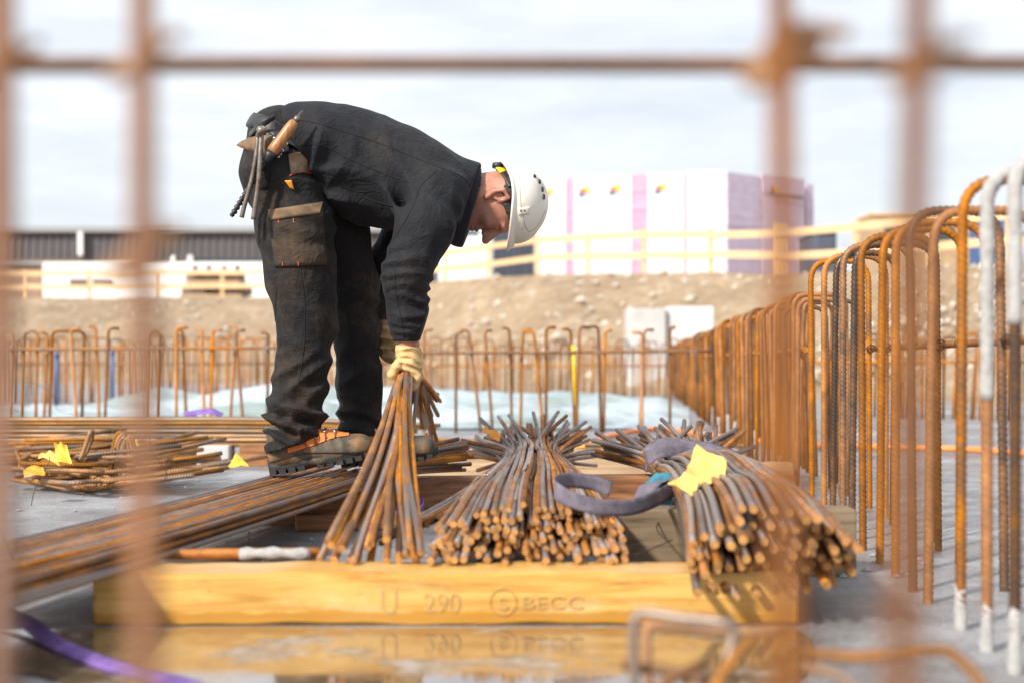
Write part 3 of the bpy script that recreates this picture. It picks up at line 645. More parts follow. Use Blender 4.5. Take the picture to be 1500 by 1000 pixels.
bm.verts.index_update(); v = [q.co.copy() for q in bm.verts]; f = [tuple(q.index for q in p_.verts) for p_ in bm.faces]; bm.free()
add('board', v, f, M['beam'], beam, False)
def text(body, px, py, size, parent, mk='print', sx=1.0):
    cu = bpy.data.curves.new('lettering', 'FONT'); cu.body = body; cu.size = size; cu.extrude = .0003
    cu.fill_mode = 'NONE' if False else 'BOTH'
    o = bpy.data.objects.new('lettering', cu); COL.objects.link(o); bpy.context.view_layer.update()
    me = bpy.data.meshes.new_from_object(o.evaluated_get(bpy.context.evaluated_depsgraph_get())); bpy.data.objects.remove(o)
    me.materials.clear(); me.materials.append(M[mk]); o = link('lettering', me, parent)
    p_ = W(px, py, bd-.0017); o.location = p_; o.rotation_euler = (R(90), 0, 0); o.scale = (sx, 1, 1); return o
text('U', 556, 898, .066, beam, sx=.78); text('290', 620, 896, .052, beam, sx=.92); text('S', 727, 893, .034, beam, sx=1.5); text('BECC', 762, 891, .034, beam, sx=1.45)
c = W(737, 881, bd-.0017); tube('printed_ring', [c+Vector((.025*math.cos(q), 0, .025*math.sin(q))) for q in np.linspace(0, 6.28, 25)], .0009, M['print'], beam, 4)
timber('pale timber plank lying behind the yellow foreground beam', ((225-750)/725, F/718), ((1015-750)/725, F/718), .06, .085, 'beam')
timber('grey-brown timber under the right end of the bar bundles beside the wall', (.245, F/628), (.805, F/628), .1, .157, 'tim_grey')
timber('reddish timber crossing under the bars behind the worker', ((425-750)/432, F/436), (.99, F/420), .1, .108, 'tim_red')
timber('pale weathered timber farthest back under the bar bundles', ((600-750)/342, F/342), (.98, F/342), .14, .12, 'tim_pale')
timber('short pale timber end beside the right wall', (.72, F/404), (1.02, F/404), .08, .135, 'tim_pale')
timber('short timber offcut lying in the dark gap under the left bars', ((433-750)/497, F/497), ((606-750)/497, F/490), .08, .05, 'tim_red')
timber('squared timber carrying the bars under the boots', (-.95, 4.33), (-.40, 4.36), .1, .098, 'tim_red')
tag(tube('steel_pipe', spline([W(222, 812, 2.93), W(350, 810, 2.93), W(470, 809, 2.93)], 4), .011, M['pin'], None, 9), 'rusty pipe with a white end lying behind the yellow beam', 'pipe')
tag(tube('mortar_pipe', spline([W(352, 811, 2.905), W(400, 810, 2.9), W(455, 812, 2.905)], 4), [.012+.003*math.sin(k*2) for k in range(9)], M['mortar'], None, 9), 'short white mortar-crusted rod behind the yellow beam', 'rod')

# ------------------------------------------------------------------ bar bundles
BR = .0076
def bundle(name, label, bars, loc, mk='bar', cat='bar bundle', r=BR, n=7, k=5):
    root = thing(name, label, cat, loc)
    for ctrl in bars: tube('bar', spline(ctrl, k), r*random.uniform(.93, 1.07), M[mk], root, n, cap=M['cut'])
    return root
rnd = random.uniform
# left bundle under the boots
bars = []
def xr_(d): return -.45+.1636*(d-4.43)
nb = 24
for layer in range(3):
    for i in range(nb-layer*2):
        off = .0152*(i+.5*layer)+rnd(-.005, .005); z = .1+BR+layer*.0145+rnd(-.002, .002)
        ds = (1.1, 2.2, 2.85, 3.6, 4.3, 4.72+rnd(-.12, .16)); sag = (.012, .004, 0, -.002, 0, 0)
        sk = rnd(-.03, .03); bars.append([Vector((xr_(q)-off*(1.0+.05*(q-3))+sk*(q-3.6)*.3, q, max(BR, z+s_+(0 if 2.7 < q < 4.5 else rnd(-.004, .01))))) for q, s_ in zip(ds, sag)])
bundle('rebar_bundle', 'long bundle of rusty bars running from the left foreground under the boots', bars, (-.7, 3.2, 0), r=.0070)
bars = []
for i in range(15):
    a = W(545+rnd(-10, 10), 700-1.5*i, 4.55+.012*i); b = W(650+rnd(0, 45), 688-3.2*i+rnd(-3, 3), 4.95+rnd(-.08, .08)); bars.append([a, (a+b)/2+Vector((0, 0, .006)), b])
bundle('rebar_bundle', 'ends of rusty bars sticking out past the toe of the far boot', bars, (-.3, 4.8, 0))
# middle bundle
bars = []
rows, per = 6, 25
for j in range(rows):
    for i in range(per):
        u = (i+.5*(j % 2)+rnd(-.25, .25))/(per-.5); u = min(1, max(0, u))
        x0 = -.160+.39*u; z0 = .109+j*.0150*(1-.5*abs(2*u-1)**2)+rnd(-.003, .005); d0 = 2.76+rnd(0, .16)+j*.04+(rnd(.1, .5) if random.random() < .12 else 0)
        xt = .07+(u-.5)*.235+rnd(-.008, .008); zt = .126+j*.0155*(1-.5*(2*u-1)**2)+rnd(-.004, .004)
        x1 = x0*.55+xt*.45+rnd(-.008, .008)
        # beyond the tie
        fan = rnd(-1, 1)*.12+(u-.5)*.14; up = rnd(-.04, .055)+(j-2)*.010
        bars.append([Vector((x0, d0, z0)), Vector((x0+(x1-x0)*.5, d0+.5, z0+.012+rnd(-.004, .006))), Vector((x1+(xt-x1)*.25, 3.95, (z0+zt)/2+.02)), Vector((xt, 4.75, zt)), Vector((xt*.9+.007, 5.1, zt+.01)), Vector((xt+fan, 5.5+rnd(-.1, .1), zt+up+.02))])
bundle('rebar_bundle', 'big fanned bundle of rusty bars in the middle resting on the timbers', bars, (.05, 4, 0))
# bars straying to the left of it
bars = []
for i in range(8):
    a = W(540+14*i+rnd(-8, 8), 795-5*i+rnd(-8, 8), 2.95+.05*i); b = W(712+4*i, 697+rnd(-6, 4), 4.5); c = W(735+3*i, 680+rnd(-6, 6), 4.9)
    bars.append([a, a.lerp(b, .5)+Vector((0, 0, -.01)), b, c])
bundle('rebar_bundle', 'few loose bars fanning left from the middle bundle over the dark gap', bars, (-.1, 3.7, 0), n=6)
# held bundle
HAND = W(592, 556, 4.28)
bars = []
for i in range(23):
    u = i/22; px = 462+165*u+rnd(-14, 14); py = 822+rnd(-34, 3) if i % 3 else 824+rnd(-6, 2)
    a = W(px, py, 2.78+rnd(0, .12)); q = rnd(0, 6.28); rr = rnd(.004, .026); h = HAND+Vector((rr*math.cos(q)+(u-.5)*.016, 0, rr*math.sin(q)*1.1))
    m1 = a.lerp(h, .5)+Vector((rnd(-.012, .012)+(h.x-a.x)*.09, 0, -.025+rnd(-.008, .012))); dr = (h-m1).normalized()
    e = W(605+rnd(-14, 42), rnd(575, 690), 5.35+rnd(-.15, .2)); e.z = max(.1, e.z)
    bars.append([a, m1, h, h+Vector((rnd(-.01, .015), .35, .012)), e])
bundle('rebar_bundle', 'bunch of rusty bars lifted at one end by the gloved hand', bars, (-.2, 3.6, 0), 'bar_hold', k=6, r=.0078)
# right bundle
bars = []
rows, per = 6, 15
for j in range(rows):
    for i in range(per):
        u = min(1, max(0, (i+.5*(j % 2)+rnd(-.3, .3))/(per-.5)))
        x0 = .335+.30*u; z0 = .092+j*.026*(1-.5*(2*u-1)**2)+rnd(-.006, .006)-.02*(j == 0); d0 = 2.56+rnd(0, .14)+.10*u*(1-j/6)
        xt = .585+(u-.5)*.24; zt = .125+j*.0175*(1-.5*(2*u-1)**2)+rnd(-.004, .004)
        fan = rnd(-1, 1)*.12+(u-.5)*.22; up = rnd(-.02, .07)
        bars.append([Vector((x0, d0, z0+rnd(-.008, .008))), Vector((x0*.72+xt*.28, 3.02, z0*.8+.068)), Vector((x0*.55+xt*.45, 3.36, z0*.5+.128)), Vector((x0*.35+xt*.65, 3.85, zt+.042)), Vector((xt, 4.55, zt)), Vector((xt, 4.85, zt+.012)), Vector((xt+fan, 5.2+rnd(-.1, .1), zt+up+.03))])
bundle('rebar_bundle', 'thick tied bundle of rusty bars at the right with slings and a yellow tag', bars, (.55, 3.9, 0), r=.0086)
# straight bars lying across behind the worker
bars = []
for j in range(7):
    for i in range(4):
        z = .105+j*.0195+rnd(-.002, .002); y = 6.9+i*.02+rnd(-.004, .004)+j*.004
        bars.append([Vector((-3.6, y, z)), Vector((-2.2, y+rnd(-.01, .01), z+rnd(-.003, .003))), Vector((-1.2, y, z+rnd(-.004, .002))), Vector((-.55+rnd(-.2, .2), y+.02, z-.03*(j/6)))])
bundle('rebar_bundle', 'flat stack of long straight bars lying across behind the worker on the left', bars, (-2, 6.9, 0), 'flat', r=.0098, n=6, k=4)
bars = []
for j in range(3):
    for i in range(3):
        z = .068+j*.0195; y = 6.95+i*.02; bars.append([Vector((-.75+rnd(-.1, .1), y, z+.03)), Vector((0, y, z+rnd(-.003, .003))), Vector((.9+rnd(-.2, .3), y+.03, z-.02))])
bundle('rebar_bundle', 'low layer of long straight bars lying across behind the bar bundles on the right', bars, (.1, 6.9, 0), 'flat', r=.0098, n=6, k=4)
o = thing('concrete_block', 'small grey concrete block under the straight bars left of the boots', 'concrete block', W(311, 681, 6.85)); q = PB(288, 335, 651, 681, 6.82, .16); box('body', q[0], q[1], q[2], q[3], 0, .1, M['conc'], o, .006)
for px0, px1, lab in ((18, 44, 'dark timber bearer under the straight bars at the far left'), (240, 275, 'dark timber bearer under the straight bars behind the blurred mesh bar'), (350, 392, 'dark timber bearer under the straight bars behind the near boot')):
    q = PB(px0, px1, 651, 681, 6.86, .3); o = box('timber', q[0], q[1], q[2], q[3], 0, .1, M['tim_red'], None, .004); tag(o, lab, 'timber')
# pile of bent stirrups on the left
M['pile'] = rust('pile_bar', (.50, .235, .065), (.21, .11, .05), (.20, .16, .13), .60)
pile = thing('stirrup_pile', 'tangled pile of bent rusty stirrups on the slab at the left', 'stirrup pile', (-1.5, 5.3, 0))
def stir(c, yaw, L, w, tilt=0.0, roll=0.0, L2=None):
    P = [(L, -w/2, 0), (L*.5, -w/2, 0), (.035, -w/2, 0), (.01, -w/2+.01, 0), (0, -w/2+.035, 0), (0, 0, 0), (0, w/2-.035, 0), (.01, w/2-.01, 0), (.035, w/2, 0), (.5*(L2 or L), w/2, 0), (L2 or L, w/2, 0)]
    m_ = Matrix.Translation(c) @ Matrix.Rotation(yaw, 4, 'Z') @ Matrix.Rotation(-tilt, 4, 'Y') @ Matrix.Rotation(roll, 4, 'X'); return [m_ @ Vector(p_) for p_ in P]
base = G(40, 738)
for i in range(14):
    c = G(62+i*9, 716+rnd(-6, 7)); c.z = .014+.015*(i % 5); tube('stirrup', stir(c, R(rnd(28, 46)), .5+rnd(-.1, .1), .34, R(rnd(2, 8)), R(rnd(-3, 3)), .42), .0092, M['pile'], pile, 7, .08)
for i in range(30):
    c = G(rnd(20, 190), rnd(690, 720)); c.z = .03+rnd(0, .12); tube('stirrup', stir(c, R(rnd(-20, 60)), rnd(.28, .45), rnd(.18, .3), R(rnd(-5, 10)), R(rnd(-14, 14))), .0085, M['pile'], pile, 6)
for i in range(13):
    a = G(rnd(0, 90), rnd(690, 715)); a.z = .04+rnd(0, .14); b = a+Vector((rnd(.35, .6), rnd(-.12, .3), rnd(-.05, .03))); b.z = max(.01, b.z); tube('stirrup', [a, (a+b)/2+Vector((0, 0, .004)), b], .0088, M['pile'], pile, 7)
c = W(118, 672, 5.3); tube('stirrup', spline([c, W(128, 645, 5.3), W(133, 632, 5.3), W(136, 634, 5.32), W(130, 655, 5.35), W(122, 668, 5.35)], 4), .0085, M['pile'], pile, 7)
for i in range(7):
    c = W(172+rnd(-4, 14), 640+i*1.5, 5.6); tube('stirrup', spline([c+Vector((-.02, 0, -.12)), c, c+Vector((.03, 0, .01)), c+Vector((.04, .02, -.12))], 3), .008, M['pile'], pile, 6)
for i in range(16):
    a = G(rnd(-60, 10), rnd(672, 700)); a.z = rnd(.03, .13); tube('stirrup', [a, a+Vector((.2, 0, rnd(-.01, .02))), a+Vector((rnd(.4, .62), rnd(-.03, .05), rnd(-.03, .03)))], .0088, M['pile'], pile, 6)
# loose tie wires
for lab, P in (('thin curled tie wire standing over the stirrup pile', [W(42, 770, 4.9), W(50, 720, 5), W(70, 680, 5.05), W(73, 668, 5.05)]), ('bent tie wire sticking up beside the blurred mesh bar', [W(240, 705, 5), W(243, 690, 5), W(222, 660, 5), W(219, 640, 5)]),
             ('pale tie wire standing on the left bundle near the frame edge', [W(26, 862, 2.5), W(22, 825, 2.5), W(8, 785, 2.5)]), ('long thin wire arching over the straight bars at the left', [W(150, 652, 6.2), W(165, 632, 6.2), W(182, 622, 6.2), W(200, 620, 6.2)]),
             ('thin curved wire in front of the far row of bars', [W(48, 560, 9.6), W(75, 575, 9.6), W(85, 600, 9.6), W(120, 608, 9.6)]), ('thin wire crossing the yellow beam near the right bundle', [W(805, 838, 2.74), W(860, 828, 2.80), W(930, 812, 2.9), W(985, 790, 3.0)]), ('curled thin wire hanging by the violet sling', [W(975, 790, 3.2), W(962, 770, 3.3), W(985, 735, 3.4), W(992, 700, 3.5)])):
    tag(tube('wire', spline(P, 6), .0016, M['wire'], None, 5), lab, 'wire')

# ------------------------------------------------------------------ tags and slings
def sheet(name, label, corners, mk, cr=.012, seed=0, n=9):
    r0 = np.random.default_rng(seed); a, b, c, d = [np.array(tuple(q)) for q in corners]; v = []
    nrm = np.cross(b-a, d-a); nrm /= np.linalg.norm(nrm); H = vnoise(np.stack(np.meshgrid(np.arange(n)*.42, np.arange(n)*.42, [seed+.3], indexing='ij'), -1)[:, :, 0], seed)-.5
    for s_ in (0, 1):
        for i in range(n):
            for j in range(n):
                u, w = i/(n-1), j/(n-1); p_ = a*(1-u)*(1-w)+b*u*(1-w)+c*u*w+d*(1-u)*w
                e = .05*(r0.random(3)-.5)*np.linalg.norm(b-a)*(i in (0, n-1) or j in (0, n-1))*(1 if s_ == 0 else 0)
                v.append(p_+nrm*(H[i, j]*cr*4+(-.0009 if s_ else .0009))+e*.6)
    f = [(i*n+j, (i+1)*n+j, (i+1)*n+j+1, i*n+j+1) for i in range(n-1) for j in range(n-1)]; N2 = n*n
    f += [tuple(N2+q for q in reversed(t_)) for t_ in f]
    o = add(name, v, f, M[mk], None, True); return tag(o, label, 'tag')
sheet('paper_tag', 'large crumpled yellow tag wired on top of the right bundle', [W(1000, 706, 3.16), W(1062, 708, 3.16), W(1064, 674, 3.30), W(1020, 650, 3.36)], 'tag_p', .008, 1)
sheet('paper_tag', 'small folded yellow tag hanging left of the large one on the right bundle', [W(978, 710, 3.14), W(1018, 724, 3.10), W(1024, 702, 3.16), W(1002, 690, 3.18)], 'tag_p', .005, 2)
sheet('paper_tag', 'bright yellow tag lying beside the far end of the middle bundle', [W(820, 655, 6.6), W(857, 653, 6.6), W(852, 634, 6.7), W(824, 640, 6.7)], 'tag_y', .006, 3)
sheet('paper_tag', 'small orange tag at the far end of the middle bundle', [W(706, 632, 5.1), W(732, 645, 5.1), W(735, 632, 5.15), W(712, 622, 5.15)], 'tag_o', .008, 4)
sheet('paper_tag', 'orange printed tag lying upright left of the near boot', [W(334, 683, 5.4), W(365, 682, 5.4), W(354, 670, 5.45), W(345, 664, 5.45)], 'tag_y', .003, 5)
sheet('paper_tag', 'pale orange tag lying on the stirrup pile', [W(56, 672, 5.15), W(90, 678, 5.1), W(88, 664, 5.2), W(68, 660, 5.2)], 'tag_p', .008, 6)
sheet('paper_tag', 'tall orange tag curling up out of the stirrup pile', [W(82, 680, 5.1), W(104, 676, 5.1), W(97, 650, 5.15), W(80, 648, 5.15)], 'tag_y', .012, 7)
sheet('paper_tag', 'orange tag low at the left of the stirrup pile', [W(34, 696, 5.0), W(66, 693, 5.0), W(62, 682, 5.05), W(38, 682, 5.05)], 'tag_o', .006, 8)
sheet('paper_tag', 'orange tag behind the stirrup pile next to the blurred mesh bar', [W(182, 652, 5.7), W(206, 655, 5.7), W(200, 645, 5.75), W(186, 643, 5.75)], 'tag_y', .006, 9)
sheet('paper_tag', 'orange tag beside the lifted bars behind the far boot', [W(614, 648, 5.2), W(628, 640, 5.2), W(626, 633, 5.25), W(612, 640, 5.25)], 'tag_o', .004, 10)

sg = thing('lifting_sling', 'faded violet lifting sling looped over the right bundle and hanging down', 'sling', (.5, 4, 0))
ribbon('strap', [W(985, 716, 3.4), W(960, 730, 3.26), W(925, 742, 3.16), W(880, 742, 3.1), W(835, 730, 3.1), W(812, 714, 3.14), W(828, 703, 3.26), W(865, 706, 3.32), W(895, 716, 3.32)], .036, M['sling'], sg, side=(0, .35, 1))
ribbon('strap', [W(985, 705, 3.62), W(962, 706, 3.5), W(946, 718, 3.44), W(940, 745, 3.4), W(934, 780, 3.38), W(932, 806, 3.36)], .042, M['sling'], sg, side=(1, .2, .1))
ribbon('blue_sleeve', [W(953, 700, 3.62), W(972, 702, 3.58), W(982, 722, 3.55), W(985, 745, 3.52)], .05, M['sling_blue'], sg, side=(.8, .2, .5))
ribbon('blue_sleeve', [W(945, 722, 3.52), W(960, 748, 3.48), W(950, 775, 3.46), W(935, 812, 3.43)], .02, M['sling_blue'], sg, side=(1, .2, .1))
ribbon('strap', [W(946, 690, 4.5), W(950, 662, 4.5), W(975, 648, 4.55), W(1010, 650, 4.6), W(1050, 658, 4.55), W(1085, 672, 4.5), W(1105, 700, 4.45)], .055, M['sling'], sg, side=(0, 1, .5))
ribbon('strap', [W(948, 672, 4.42), W(970, 660, 4.4), W(1000, 664, 4.45), W(1040, 672, 4.5)], .045, M['sling'], sg, side=(0, .6, 1))
ribbon('strap', [W(1058, 694, 3.72), W(1085, 686, 3.7), W(1115, 692, 3.6), W(1150, 716, 3.5), W(1180, 760, 3.4), W(1190, 800, 3.35)], .045, M['sling'], sg, side=(.1, 1, .5))
tag(ribbon('purple_strap', [G(-30, 880, .03), G(35, 908, .02), G(80, 940, .012), G(140, 966, .01), G(205, 985, .01), G(275, 1003, .01), G(350, 1040, .01)], .034, M['purple'], None, side=(.7, 1, .25)), 'purple webbing strap trailing through the puddle at lower left', 'strap')
tag(ribbon('purple_strap', [W(500, 772, 4.45), W(520, 760, 4.45), W(560, 752, 4.5), W(600, 745, 4.55), W(618, 738, 4.6), W(616, 750, 4.5), W(580, 757, 4.45)], .04, M['purple'], None, side=(0, .3, 1)), 'purple webbing strap on the ground under the lifted bars', 'strap')
tag(ribbon('purple_strap', [W(272, 608, 7.2), W(290, 603, 7.25), W(310, 602, 7.2), W(325, 608, 7.2)], .06, M['purple'], None, side=(0, 1, .4)), 'purple strap lying over the straight bars left of the worker', 'strap')

# ------------------------------------------------------------------ implicit-surface modelling for the worker
class Field:
    def __init__(s, xs, ys, zs):
        s.a = [np.asarray(q, np.float32) for q in (xs, ys, zs)]; s.S = np.full([len(q) for q in s.a], 9.0, np.float32)
    def sl(s, lo, hi):
        out = []
        for q, l, h in zip(s.a, lo, hi):
            i = max(0, np.searchsorted(q, l)-1); j = min(len(q), np.searchsorted(q, h)+1); out.append(slice(i, max(i+1, j)))
        return tuple(out)
    def P(s, sl):
        return np.meshgrid(s.a[0][sl[0]], s.a[1][sl[1]], s.a[2][sl[2]], indexing='ij')
    def join(s, fn, lo, hi, k=.02, op='add'):
        sl = s.sl([l-.06 for l in lo], [h+.06 for h in hi]); d = fn(*s.P(sl)).astype(np.float32); A = s.S[sl]
        if op == 'add':
            h = np.clip(.5+.5*(A-d)/k, 0, 1); s.S[sl] = A*(1-h)+d*h-k*h*(1-h)
        else:
            h = np.clip(.5-.5*(A+d)/k, 0, 1); s.S[sl] = A*(1-h)-d*h+k*h*(1-h)
    def cone(s, a, b, ra, rb, k=.02, ky=1.0, op='add', kyb=None):
        a = np.array(tuple(a)); b = np.array(tuple(b)); kyb = ky if kyb is None else kyb
        def fn(x, y, z):
            ba = b-a; sc = 1.0/((ky+kyb)/2); bb = ba*np.array([1, sc, 1])
            dx, dy, dz = x-a[0], (y-a[1])*sc, z-a[2]; t_ = np.clip((dx*bb[0]+dy*bb[1]+dz*bb[2])/(bb@bb+1e-9), 0, 1)
            kk = ky+(kyb-ky)*t_; dy2 = (y-a[1]-ba[1]*t_)/kk
            return np.sqrt((dx-ba[0]*t_)**2+dy2**2+(dz-ba[2]*t_)**2)-(ra+(rb-ra)*t_)
        m_ = max(ra, rb); my = m_*max(ky, kyb)
        s.join(fn, np.minimum(a, b)-np.array([m_, my, m_]), np.maximum(a, b)+np.array([m_, my, m_]), k, op)
    def ell(s, c, rad, axes=None, k=.01, op='add'):
        c = np.array(tuple(c)); rad = np.array(rad, float); Rm = np.eye(3) if axes is None else np.array([tuple(q) for q in axes])
        def fn(x, y, z):
            d = (x-c[0], y-c[1], z-c[2]); l = [(Rm[i, 0]*d[0]+Rm[i, 1]*d[1]+Rm[i, 2]*d[2])/rad[i] for i in range(3)]
            n_ = np.sqrt(l[0]**2+l[1]**2+l[2]**2); return (n_-1)*rad.min() if rad.min()/rad.max() > .3 else (n_-1)*rad.min()*1.5
        m_ = rad.max(); s.join(fn, c-m_, c+m_, k, op)
    def cut(s, p_, n_, k=.004):                     # keep the side the normal points away from
        x, y, z = np.meshgrid(*s.a, indexing='ij'); d = (x-p_[0])*n_[0]+(y-p_[1])*n_[1]+(z-p_[2])*n_[2]; s.S = np.maximum(s.S, d.astype(np.float32))
    def warp(s, fn):
        near_ = np.abs(s.S) < .05; x, y, z = np.meshgrid(*s.a, indexing='ij'); s.S[near_] += fn(x[near_], y[near_], z[near_]).astype(np.float32)
    def mesh(s):
        S = s.S; ins = S < 0; nx, ny, nz = S.shape
        c = np.zeros((nx-1, ny-1, nz-1), np.int8)
        for i in (0, 1):
            for j in (0, 1):
                for k in (0, 1): c += ins[i:nx-1+i, j:ny-1+j, k:nz-1+k]
        act = (c > 0) & (c < 8); I = np.argwhere(act); idx = -np.ones(act.shape, np.int64); idx[act] = np.arange(len(I))
        acc = np.zeros((len(I), 3)); cnt = np.zeros(len(I))
        cor = [(i, j, k) for i in (0, 1) for j in (0, 1) for k in (0, 1)]
        for a in cor:
            for ax in range(3):
                if a[ax]: continue
                b = list(a); b[ax] = 1; ia = I+np.array(a); ib = I+np.array(b)
                sa = S[ia[:, 0], ia[:, 1], ia[:, 2]]; sb = S[ib[:, 0], ib[:, 1], ib[:, 2]]; m_ = (sa < 0) != (sb < 0); t_ = np.where(m_, sa/np.where(m_, sa-sb, 1), 0)
                pa = np.stack([s.a[q][ia[:, q]] for q in range(3)], -1); pb = np.stack([s.a[q][ib[:, q]] for q in range(3)], -1)
                acc += np.where(m_[:, None], pa+(pb-pa)*t_[:, None], 0); cnt += m_
        V = acc/cnt[:, None]; faces = []
        for ax in range(3):
            o1, o2 = [(1, 2), (2, 0), (0, 1)][ax]
            sl0 = [slice(None)]*3; sl1 = [slice(None)]*3; sl0[ax] = slice(0, -1); sl1[ax] = slice(1, None)
            df = ins[tuple(sl0)] != ins[tuple(sl1)]; E = np.argwhere(df); E = E[(E[:, o1] > 0) & (E[:, o2] > 0) & (E[:, o1] < S.shape[o1]-1) & (E[:, o2] < S.shape[o2]-1)]
            q = []
            for da, db in ((1, 1), (0, 1), (0, 0), (1, 0)):
                e = E.copy(); e[:, o1] -= da; e[:, o2] -= db; q.append(idx[e[:, 0], e[:, 1], e[:, 2]])
            Q = np.stack(q, -1); fl = ~ins[E[:, 0], E[:, 1], E[:, 2]]; Q[fl] = Q[fl][:, ::-1]; faces.append(Q[(Q >= 0).all(1)])
        return V, np.concatenate(faces)
    def build(s, name, mat_, parent, smooth=1):
        V, Fc = s.mesh()
        if smooth:
            e = np.concatenate([Fc[:, [0, 1]], Fc[:, [1, 2]], Fc[:, [2, 3]], Fc[:, [3, 0]]]); 
            for _ in range(smooth):
                acc = np.zeros_like(V); cn = np.zeros(len(V)); np.add.at(acc, e[:, 0], V[e[:, 1]]); np.add.at(cn, e[:, 0], 1); np.add.at(acc, e[:, 1], V[e[:, 0]]); np.add.at(cn, e[:, 1], 1)
                V = V*.5+.5*acc/np.maximum(cn, 1)[:, None]
        me = bpy.data.meshes.new(name); me.from_pydata(V.tolist(), [], Fc.tolist()); me.materials.append(mat_); me.polygons.foreach_set('use_smooth', np.ones(len(Fc), bool))
        o = link(name, me, parent); s.bvh = BVHTree.FromPolygons(V.tolist(), Fc.tolist()); return o
def axis(*segs):                                   # (start, end, step) runs joined into one axis
    out = []
    for a, b, st in segs: out += list(np.arange(a, b, st))
    return np.array(out)
D = 4.53
def w(px, py, dy): return W(px, py, D+dy)
def m_(px, dy=0.0): return px*(D+dy)/F

worker = thing('person', 'person in black workwear and white helmet bending over to lift bars', 'person', (w(470, 690, 0).x, D, .15))
# --- wrinkle helper: directional folds with wandering phase, inside a soft ball
def folds(c, rad, direc, freq, amp, seed=0):
    c = np.array(tuple(c)); dv = np.array(direc, float); dv /= np.linalg.norm(dv); t1 = np.cross(dv, (0, 1.0, .1)); t1 /= np.linalg.norm(t1); t2 = np.cross(dv, t1); fq = freq/6.28*.9
    def fn(x, y, z):
        d2 = ((x-c[0])**2+(y-c[1])**2+(z-c[2])**2)/rad**2; msk = np.exp(-d2*1.5)
        s_ = x*dv[0]+y*dv[1]+z*dv[2]; a_ = x*t1[0]+y*t1[1]+z*t1[2]; b_ = x*t2[0]+y*t2[1]+z*t2[2]
        ph_ = s_*freq*.8+9*vnoise(np.stack([s_*fq*.4, a_*fq*.4, b_*fq*.4], -1)+60, seed+70)+freq*.12*a_; am_ = np.clip(vnoise(np.stack([s_*fq*.5, a_*fq*.45, b_*fq*.5], -1)+30, seed+90)*2.2-.35, 0, 1.3)
        return -amp*1.9*msk*am_*(1-np.abs(np.sin(ph_*.5))*1.7)
    return fn
def crumple(freq, amp, seed):
    def fn(x, y, z): return amp*(np.abs(vnoise(np.stack([x*freq, y*freq, z*freq*.8], -1)+40, seed)-.5)*2-.4)
    return fn
Yn = -.10; Yf = .12
# trousers
fx = Field(np.arange(w(335, 0, 0).x, w(585, 0, .1).x, .0062), np.arange(D-.34, D+.36, .0068), np.arange(.14, w(0, 150, 0).z, .0062))
def chain(fd, pts, k=.03, ky=1.0):
    for (x0, y0, r0, d0), (x1, y1, r1, d1) in zip(pts, pts[1:]):
        fd.cone(w(x0, y0, d0), w(x1, y1, d1), m_(r0, d0), m_(r1, d1), k, ky)
chain(fx, [(420, 262, 55, -.085), (432, 330, 55, -.10), (440, 400, 50, -.11), (450, 470, 42, -.11), (443, 540, 37, -.11), (432, 600, 40, -.11), (431, 655, 41, -.11)], .035)
chain(fx, [(458, 275, 52, .09), (490, 340, 48, .12), (516, 420, 38, .14), (523, 490, 33, .15), (526, 560, 31, .15), (528, 637, 33, .15)], .035)
fx.cone(w(412, 205, 0), w(412, 255, 0), m_(48), m_(60), .04, 1.72)
fx.cone(w(425, 250, 0), w(455, 285, 0), m_(55), m_(45), .04, 1.5)
pz = fx.S.copy()
for i, (c, rad, dr, fr, am) in enumerate([((455, 300, -.15), .14, (.3, 0, 1), 120, .007), ((470, 250, -.12), .12, (.8, 0, .6), 120, .008), ((450, 480, -.12), .13, (.55, .1, 1), 95, .008), ((440, 560, -.12), .12, (-.6, 0, 1), 105, .010), ((430, 615, -.12), .13, (.45, .1, 1), 115, .018), ((450, 632, -.14), .09, (-.7, .1, 1), 130, .012),
        ((400, 260, -.12), .14, (1, 0, -.2), 90, .004), ((523, 470, .13), .12, (.5, 0, 1), 95, .006), ((527, 610, .13), .10, (.3, 0, 1), 120, .010), ((530, 540, .1), .12, (-.5, 0, 1), 90, .005), ((440, 395, -.15), .18, (.2, 0, 1), 55, .004)]):
    fx.warp(folds(w(*c), rad, dr, fr, am, i))
fx.warp(crumple(13, .005, 5))
hem = np.array([26., 0, 88.]); hem /= np.linalg.norm(hem); p_h = w(392, 664, -.11)
x, y, z = np.meshgrid(*fx.a, indexing='ij')
dh = np.where(x < w(482, 0, 0).x, -((x-p_h.x)*(-hem[0])+(z-p_h.z)*hem[2]), -(z-w(0, 637, .15).z)); fx.S = np.maximum(fx.S, dh.astype(np.float32))
del x, y, z, dh
fx.build('trousers', M['trousers'], worker, 1); TB = fx.bvh
# belt: band of the trousers' own shape, a little proud
fb = Field(fx.a[0], fx.a[1], fx.a[2][fx.a[2] > w(0, 250, 0).z]); fb.S = pz[:, :, -len(fb.a[2]):]-.010
x, y, z = np.meshgrid(*fb.a, indexing='ij'); bp = w(395, 192, 0); bn = np.array([.45, 0, .89]); sd_ = (x-bp.x)*bn[0]+(z-bp.z)*bn[2]; fb.S = np.maximum(fb.S, (np.abs(sd_)-.024).astype(np.float32)); del x, y, z, sd_
fb.build('belt', M['leather'], worker, 1)

